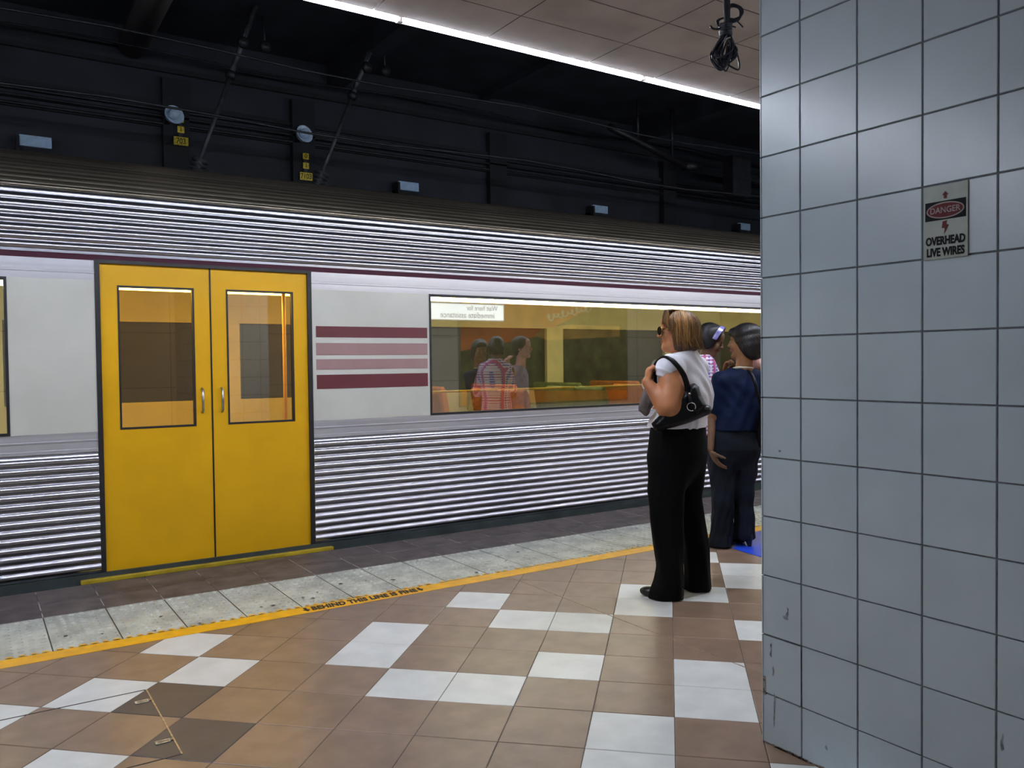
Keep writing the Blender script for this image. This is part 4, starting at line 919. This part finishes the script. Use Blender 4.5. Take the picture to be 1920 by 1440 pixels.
# cardigan hanging from her hand
F = Field((-.26, -.24, .98), (-.08, .06, 1.38), .005)
F.poly([(-.150, 1.29), (-.118, 1.345), (-.105, 1.32), (-.10, 1.26)], -.11, .012, puff=.01)
F.poly([(-.175, 1.19), (-.13, 1.20), (-.125, 1.10), (-.150, 1.035), (-.17, 1.02), (-.185, 1.022), (-.212, 1.05), (-.215, 1.075)], -.09, .030, puff=.02)
F.cap((-.14, -.10, 1.27), (-.155, -.09, 1.17), .016, .02, k=.02)
F.warp(lambda x, y, z: .003*np.sin(120*x+30*z))
o = F.mesh('cardigan', cardi, None); o.location = (3.352, 3.384, 0); o.rotation_euler = (0, 0, FR); tag(o, 'grey-brown cardigan draped from the hand at the shoulder strap', 'cardigan')

# ---- woman in navy, seen from behind at the pillar.  picture scale .0038 m per pixel, origin under px 1375
W2 = empty('person', (4.534, 4.027, 0), math.radians(-48.3)); tag(W2, 'person with short black hair, navy top and dark trousers, back turned beside the pillar', 'person', 'people waiting on the platform')
f2 = nrm((-.45, .89, 0)); A2 = math.atan2(f2[1], f2[0])+math.pi/2
H2 = headM((.086, -.01, 1.458), (-.93, .36), pitch=-.02)
F = Field((-.24, -.22, .0), (.34, .30, 1.62), .0056)
head(F, H2, 1.06); F.cap((.088, -.02, 1.40), (.078, -.02, 1.26), .052, .060, k=.03)
F.loft([(.80, .03, 0, .155, .11), (.95, .04, 0, .145, .105), (1.1, .05, 0, .155, .105), (1.20, .06, 0, .16, .09), (1.27, .07, 0, .07, .06)], A2, k=.03)
F.cap((-.09, -.09, 1.185), (-.13, -.04, .93), .047, .040, k=.03); F.cap((-.13, -.04, .93), (-.062, .12, 1.21), .036, .026, k=.02)
hand(F, (-.060, .11, 1.235), (.25, -.12, .96), (.75, -.3, -.15), side=1, curl=1.1, sc=.88, thumb=.6)
F.cap((.22, .03, 1.18), (.25, .09, .95), .046, .04, k=.03); F.cap((.25, .09, .95), (.22, .20, 1.05), .035, .026, k=.02); hand(F, (.22, .2, 1.05), (-.6, .2, .6), (-.3, -.9, 0), side=-1, curl=.6, sc=.85)
for s_, hx, hy in ((-1, -.072, -.042), (1, .075, .052)): F.cap((hx*.8, hy*.8, .82), (hx, hy, .45), .07, .048, k=.03); F.cap((hx, hy, .45), (hx-.0, hy, .06), .045, .033, k=.02)
F.mesh('body', skin2, W2)
F = Field((-.24, -.24, .78), (.36, .26, 1.36), .0056)
f2f = lambda th, Z: (.005*np.sin(4*th+12*Z)+.003*np.sin(9*th-25*Z)).astype(np.float32)
F.loft([(.835, .028, 0, .178, .135), (.90, .038, 0, .172, .130), (1.0, .045, 0, .172, .126), (1.1, .052, 0, .186, .126), (1.17, .058, 0, .195, .120), (1.225, .062, 0, .165, .100), (1.268, .070, 0, .085, .072)], A2, k=.02, folds=f2f)
F.cap((-.075, -.095, 1.185), (-.125, -.055, 1.0), .062, .058, k=.035); F.cap((.02, -.02, 1.225), (-.07, -.085, 1.19), .045, .058, k=.04); F.cap((.10, .0, 1.225), (.20, .02, 1.175), .045, .06, k=.04); F.cap((.205, .02, 1.17), (.235, .05, 1.0), .06, .056, k=.035)
F.ell((.072, -.01, 1.335), (.068, .066, .070), k=.012, op='sub')
F.warp(lambda x, y, z: .003*np.sin(55*(z+.5*x)+3*np.sin(16*x))*np.clip((z-.8)*3, 0, 1))
F.mesh('navy_top', navy, W2)
b_ = MB(); b_.tube([(.073+.066*math.cos(a), -.012+.062*math.sin(a), 1.268-.010*math.sin(a)) for a in [k*math.pi/12 for k in range(25)]], .009, 8, False); b_.build('cream_collar', cream_c, W2, True)
F = Field((-.24, -.22, .0), (.30, .24, .90), .006)
F.loft([(.56, .01, 0, .08, .06), (.62, .012, 0, .15, .11), (.70, .015, 0, .178, .14), (.80, .022, 0, .168, .132), (.875, .028, 0, .150, .118)], A2, k=.03)
F.loft([(.012, -.085, -.050, .083, .075), (.06, -.085, -.05, .078, .075), (.15, -.076, -.045, .072, .070), (.3, -.070, -.045, .076, .074), (.45, -.070, -.04, .086, .080), (.60, -.065, -.03, .092, .09), (.70, -.055, -.01, .098, .1), (.8, -.04, 0, .09, .09)], 0, k=.03, pw=2.3, folds=f2f)
F.loft([(.05, .075, .055, .072, .075), (.12, .078, .055, .070, .072), (.3, .070, .055, .070, .07), (.45, .075, .05, .080, .080), (.60, .082, .04, .090, .09), (.70, .085, .03, .094, .1), (.8, .06, .0, .09, .09)], 0, k=.03, pw=2.3, folds=f2f)
F.warp(lambda x, y, z: .003*np.sin(40*(z+.4*x))); F.mesh('trousers', navyt, W2)
for (cx, cy, a) in ((-.085, -.05, math.radians(155)), (.085, .055, math.radians(118))):
    F = Field((cx-.2, cy-.2, .0), (cx+.2, cy+.2, .20), .005); R = rotz(a); d_ = R @ np.array((1, 0, 0)); c0 = np.array((cx, cy, 0))
    F.ell(c0+d_*.075+(0, 0, .028), (.085, .034, .026), R=R, k=.02); F.ell(c0-d_*.02+(0, 0, .075), (.055, .036, .045), R=R, k=.03); F.cap(c0+(0, 0, .08), c0+(0, 0, .17), .04, .04, k=.02)
    F.cap(c0-d_*.055+(0, 0, .004), c0-d_*.045+(0, 0, .06), .016, .028, k=.01); F.ell(c0+d_*.0+(0, 0, .012), (.05, .05, .02), k=.01, op='sub'); F.half((0, 0, .002), (0, 0, -1)); F.mesh('boot', boot_m, W2)
F = Field((-.08, -.16, 1.28), (.22, .16, 1.63), .005); F.frame(H2, 1.06)
F.ell((0, -.020, .042), (.088, .104, .088), k=.03); F.ell((0, -.045, -.020), (.094, .088, .088), k=.03); F.ell((0, -.062, -.070), (.078, .062, .050), k=.03)
F.ell((0, .075, .062), (.055, .035, .030), k=.02)
F.ell((0, .092, -.040), (.064, .060, .082), k=.015, op='sub'); F.frame(); F.warp(lambda x, y, z: .003*np.sin(26*x+5*np.sin(19*z))*np.sin(31*z+12*y))
F.warp(lambda x, y, z: .0012*np.sin(np.arctan2(y, x-.06)*47+8*np.sin(z*30))*np.clip((1.57-z)*12, 0, 1)); F.mesh('hair', hair2, W2)
e_ = MB()
for s_ in (-1, 1): 
    p = H2[:3, :3] @ (np.array((s_*.031, .085, .0))*1.06)+H2[:3, 3]; e_.lathe([(0, -.008), (.006, -.006), (.0085, 0), (.006, .006), (0, .008)], tuple(p), (0, 0, 1), 12)
e_.build('eyes', mat('eye_white', (.5, .48, .45), .2, noise=.2), W2, True)
sbag = empty('shoulder_bag', (4.534, 4.027, 0), math.radians(-48.3)); tag(sbag, 'dark shoulder bag on a thin strap at the hip of the navy-topped person', 'shoulder bag')
F = Field((.10, -.20, .68), (.34, .08, 1.06), .006); F.poly([(.155, .80), (.175, .72), (.26, .70), (.30, .75), (.29, .98), (.24, 1.02), (.175, .98)], -.09, .035, puff=.03); F.mesh('bag_body', leather, sbag)
b_ = MB(); b_.tube(cr([(.09, -.05, 1.262), (.125, -.105, 1.235), (.150, -.148, 1.17), (.172, -.152, 1.08), (.19, -.145, 1.0), (.20, -.12, .96)], 5), .011, 6); b_.build('strap', leather, sbag, True)

# ---- girl in plaid, beyond and between the two; looks down to the right
G = empty('person', (4.590, 4.272, .008), math.radians(-46.9)); tag(G, 'person in pink plaid shirt with lilac headband looking down, between the other two', 'person', 'people waiting on the platform')
f3 = nrm((.80, -.15, 0)); A3 = math.atan2(f3[1], f3[0])+math.pi/2; q3 = .00405
H3 = headM((-.008, 0, 1.476), (.985, -.15), pitch=.42)
F = Field((-.20, -.42, .0), (.20, .24, 1.66), .006)
head(F, H3, .93); F.cap((-.030, 0, 1.42), (-.055, 0, 1.31), .042, .050, k=.03)
F.loft([(.78, -.02, 0, .14, .10), (.95, -.03, 0, .12, .09), (1.1, -.04, 0, .14, .095), (1.25, -.05, 0, .15, .08), (1.32, -.055, 0, .06, .05)], A3, k=.03)
F.cap((-.035, -.14, 1.245), (.004, -.225, .985), .044, .038, k=.02); F.cap((.004, -.225, .985), (-.012, -.335, .70), .034, .022, k=.015)
hand(F, (-.016, -.337, .685), (.50, -.05, -.82), (.75, .35, .45), side=1, curl=.28, sc=.98, thumb=.3)
F.cap((-.06, .15, 1.255), (.0, .17, .99), .042, .034, k=.02); F.cap((.0, .17, .99), (.10, .12, 1.1), .032, .024, k=.015); hand(F, (.10, .12, 1.1), (.7, -.1, .5), (0, -1, 0), side=-1, curl=.5, sc=.85)
for hy in (-.06, .06): F.cap((.0, hy, .80), (.05, hy, .45), .075, .05, k=.03); F.cap((.05, hy, .45), (.06, hy, .07), .045, .032, k=.02); F.ell((.10, hy, .035), (.09, .032, .030), k=.02)
F.mesh('body', skin3, G)
F = Field((-.24, -.28, .74), (.18, .26, 1.38), .006)
F.loft([(.78, -.02, 0, .165, .125), (.95, -.03, 0, .150, .115), (1.1, -.035, 0, .16, .118), (1.24, -.05, 0, .168, .10), (1.32, -.055, 0, .125, .075), (1.365, -.055, 0, .065, .055)], A3, k=.02)
F.cap((-.035, -.130, 1.275), (.006, -.222, 1.005), .056, .052, k=.02); F.cap((-.06, .13, 1.262), (-.02, .165, 1.05), .056, .05, k=.02)
F.ell((-.03, 0, 1.40), (.05, .05, .06), k=.01, op='sub'); F.half((0, 0, .77), (0, 0, -1)); F.mesh('plaid_shirt', plaid_m, G)
F = Field((-.2, -.2, .0), (.2, .2, .86), .007)
for hy in (-.065, .065): F.loft([(.03, .06, hy, .055, .055), (.4, .05, hy, .062, .065), (.7, .02, hy, .085, .08), (.82, .0, hy*.9, .10, .085)], 0, k=.03)
F.mesh('jeans', jeanm, G)
for hy in (-.065, .065):
    b_ = MB(); b_.lathe([(0, 0), (.040, 0), (.045, .02), (.038, .05), (0, .065)], (.10, hy, 0), (0, 0, 1), 16); b_.v = [((x-.10)*2.4+.10, y, z) for x, y, z in b_.v]; b_.build('shoe', boot_m, G, True)
F = Field((-.16, -.14, 1.34), (.16, .14, 1.68), .005); F.frame(H3, .94)
F.ell((0, -.016, .042), (.086, .104, .086), k=.03); F.ell((0, -.05, -.02), (.082, .072, .075), k=.03); F.ell((.0, -.055, -.06), (.06, .05, .045), k=.02)
for s_ in (-1, 1): F.ell((s_*.066, .005, -.015), (.020, .045, .065), k=.02)
F.ell((0, .078, -.030), (.060, .055, .085), k=.012, op='sub'); F.frame()
F.warp(lambda x, y, z: .0018*np.sin(60*x+40*z+6*np.sin(40*y))); F.mesh('hair', hair2, G)
b_ = MB(); H4 = Matrix([list(r) for r in H3]); n_ = 24
for k in range(n_):
    a0, a1 = [math.radians(-8+196*t/n_) for t in (k, k+1)]
    def bp(a, y, r): return tuple(H4 @ (Vector((math.cos(a)*.090*r, y+.012*math.sin(a), .030+math.sin(a)*.103*r))*.945))
    q = [bp(a0, .022, 1.), bp(a1, .022, 1.), bp(a1, .056, .95), bp(a0, .056, .95)]; q2 = [bp(a0, .022, .96), bp(a1, .022, .96), bp(a1, .056, .91), bp(a0, .056, .91)]
    b_.quad(*q); b_.quad(*q2[::-1]); b_.quad(q[0], q[3], q2[3], q2[0]); b_.quad(q[1], q[0], q2[0], q2[1]); b_.quad(q[3], q[2], q2[2], q2[3])
b_.build('headband', lilac, G, True)

# ---- fourth person, nearly all behind the pillar: an arm round the navy shoulder shows
P4 = empty('person', (4.963, 4.09, 0), math.radians(-51)); tag(P4, 'person mostly hidden behind the pillar, only a pink arm and hand show', 'person', 'people waiting on the platform')
H5 = headM((.13, .05, 1.50), (-.3, .95)); F = Field((-.22, -.22, .0), (.36, .30, 1.66), .0075)
head(F, H5, 1.0); F.cap((.13, .04, 1.44), (.13, .03, 1.30), .048, .055, k=.03)
F.loft([(.8, .12, 0, .14, .1), (1.0, .12, 0, .13, .1), (1.2, .12, 0, .15, .09), (1.3, .13, 0, .07, .06)], .3, k=.03)
F.cap((-.02, -.05, 1.24), (-.035, -.12, 1.28), .046, .042, k=.02); F.cap((-.035, -.12, 1.28), (-.075, -.10, 1.35), .042, .034, k=.02)
hand(F, (-.075, -.10, 1.355), (-.75, .2, .30), (-.2, .9, -.4), side=-1, curl=.5, sc=.8)
F.cap((.02, -.08, 1.22), (-.04, -.13, .97), .045, .045, k=.02); F.cap((-.04, -.13, .97), (.12, -.15, 1.08), .04, .03, k=.02)
for hx in (.06, .18): F.cap((hx, 0, .82), (hx, 0, .06), .08, .04, k=.03); F.ell((hx, .05, .035), (.036, .10, .03), k=.02)
F.mesh('body', skin4, P4)
F = Field((-.1, -.2, .75), (.36, .2, 1.34), .008); F.loft([(.78, .13, 0, .155, .12), (1.0, .13, 0, .145, .115), (1.2, .13, 0, .16, .105), (1.3, .13, 0, .09, .07)], .3, k=.03); F.mesh('pink_top', pinktop, P4)
F = Field((-.1, -.15, .0), (.36, .15, .84), .008)
for hx in (.06, .18): F.loft([(.04, hx, 0, .06, .06), (.5, hx, 0, .075, .07), (.8, hx, 0, .1, .09)], 0, k=.03)
F.mesh('jeans', jeanm, P4)
F = Field((.0, -.1, 1.36), (.3, .2, 1.66), .007); F.frame(H5); F.ell((0, -.02, .04), (.086, .104, .086), k=.03); F.ell((0, -.05, -.02), (.082, .075, .085), k=.03); F.ell((0, .08, -.035), (.08, .055, .08), k=.012, op='sub'); F.frame(); F.mesh('hair', hair2, P4)
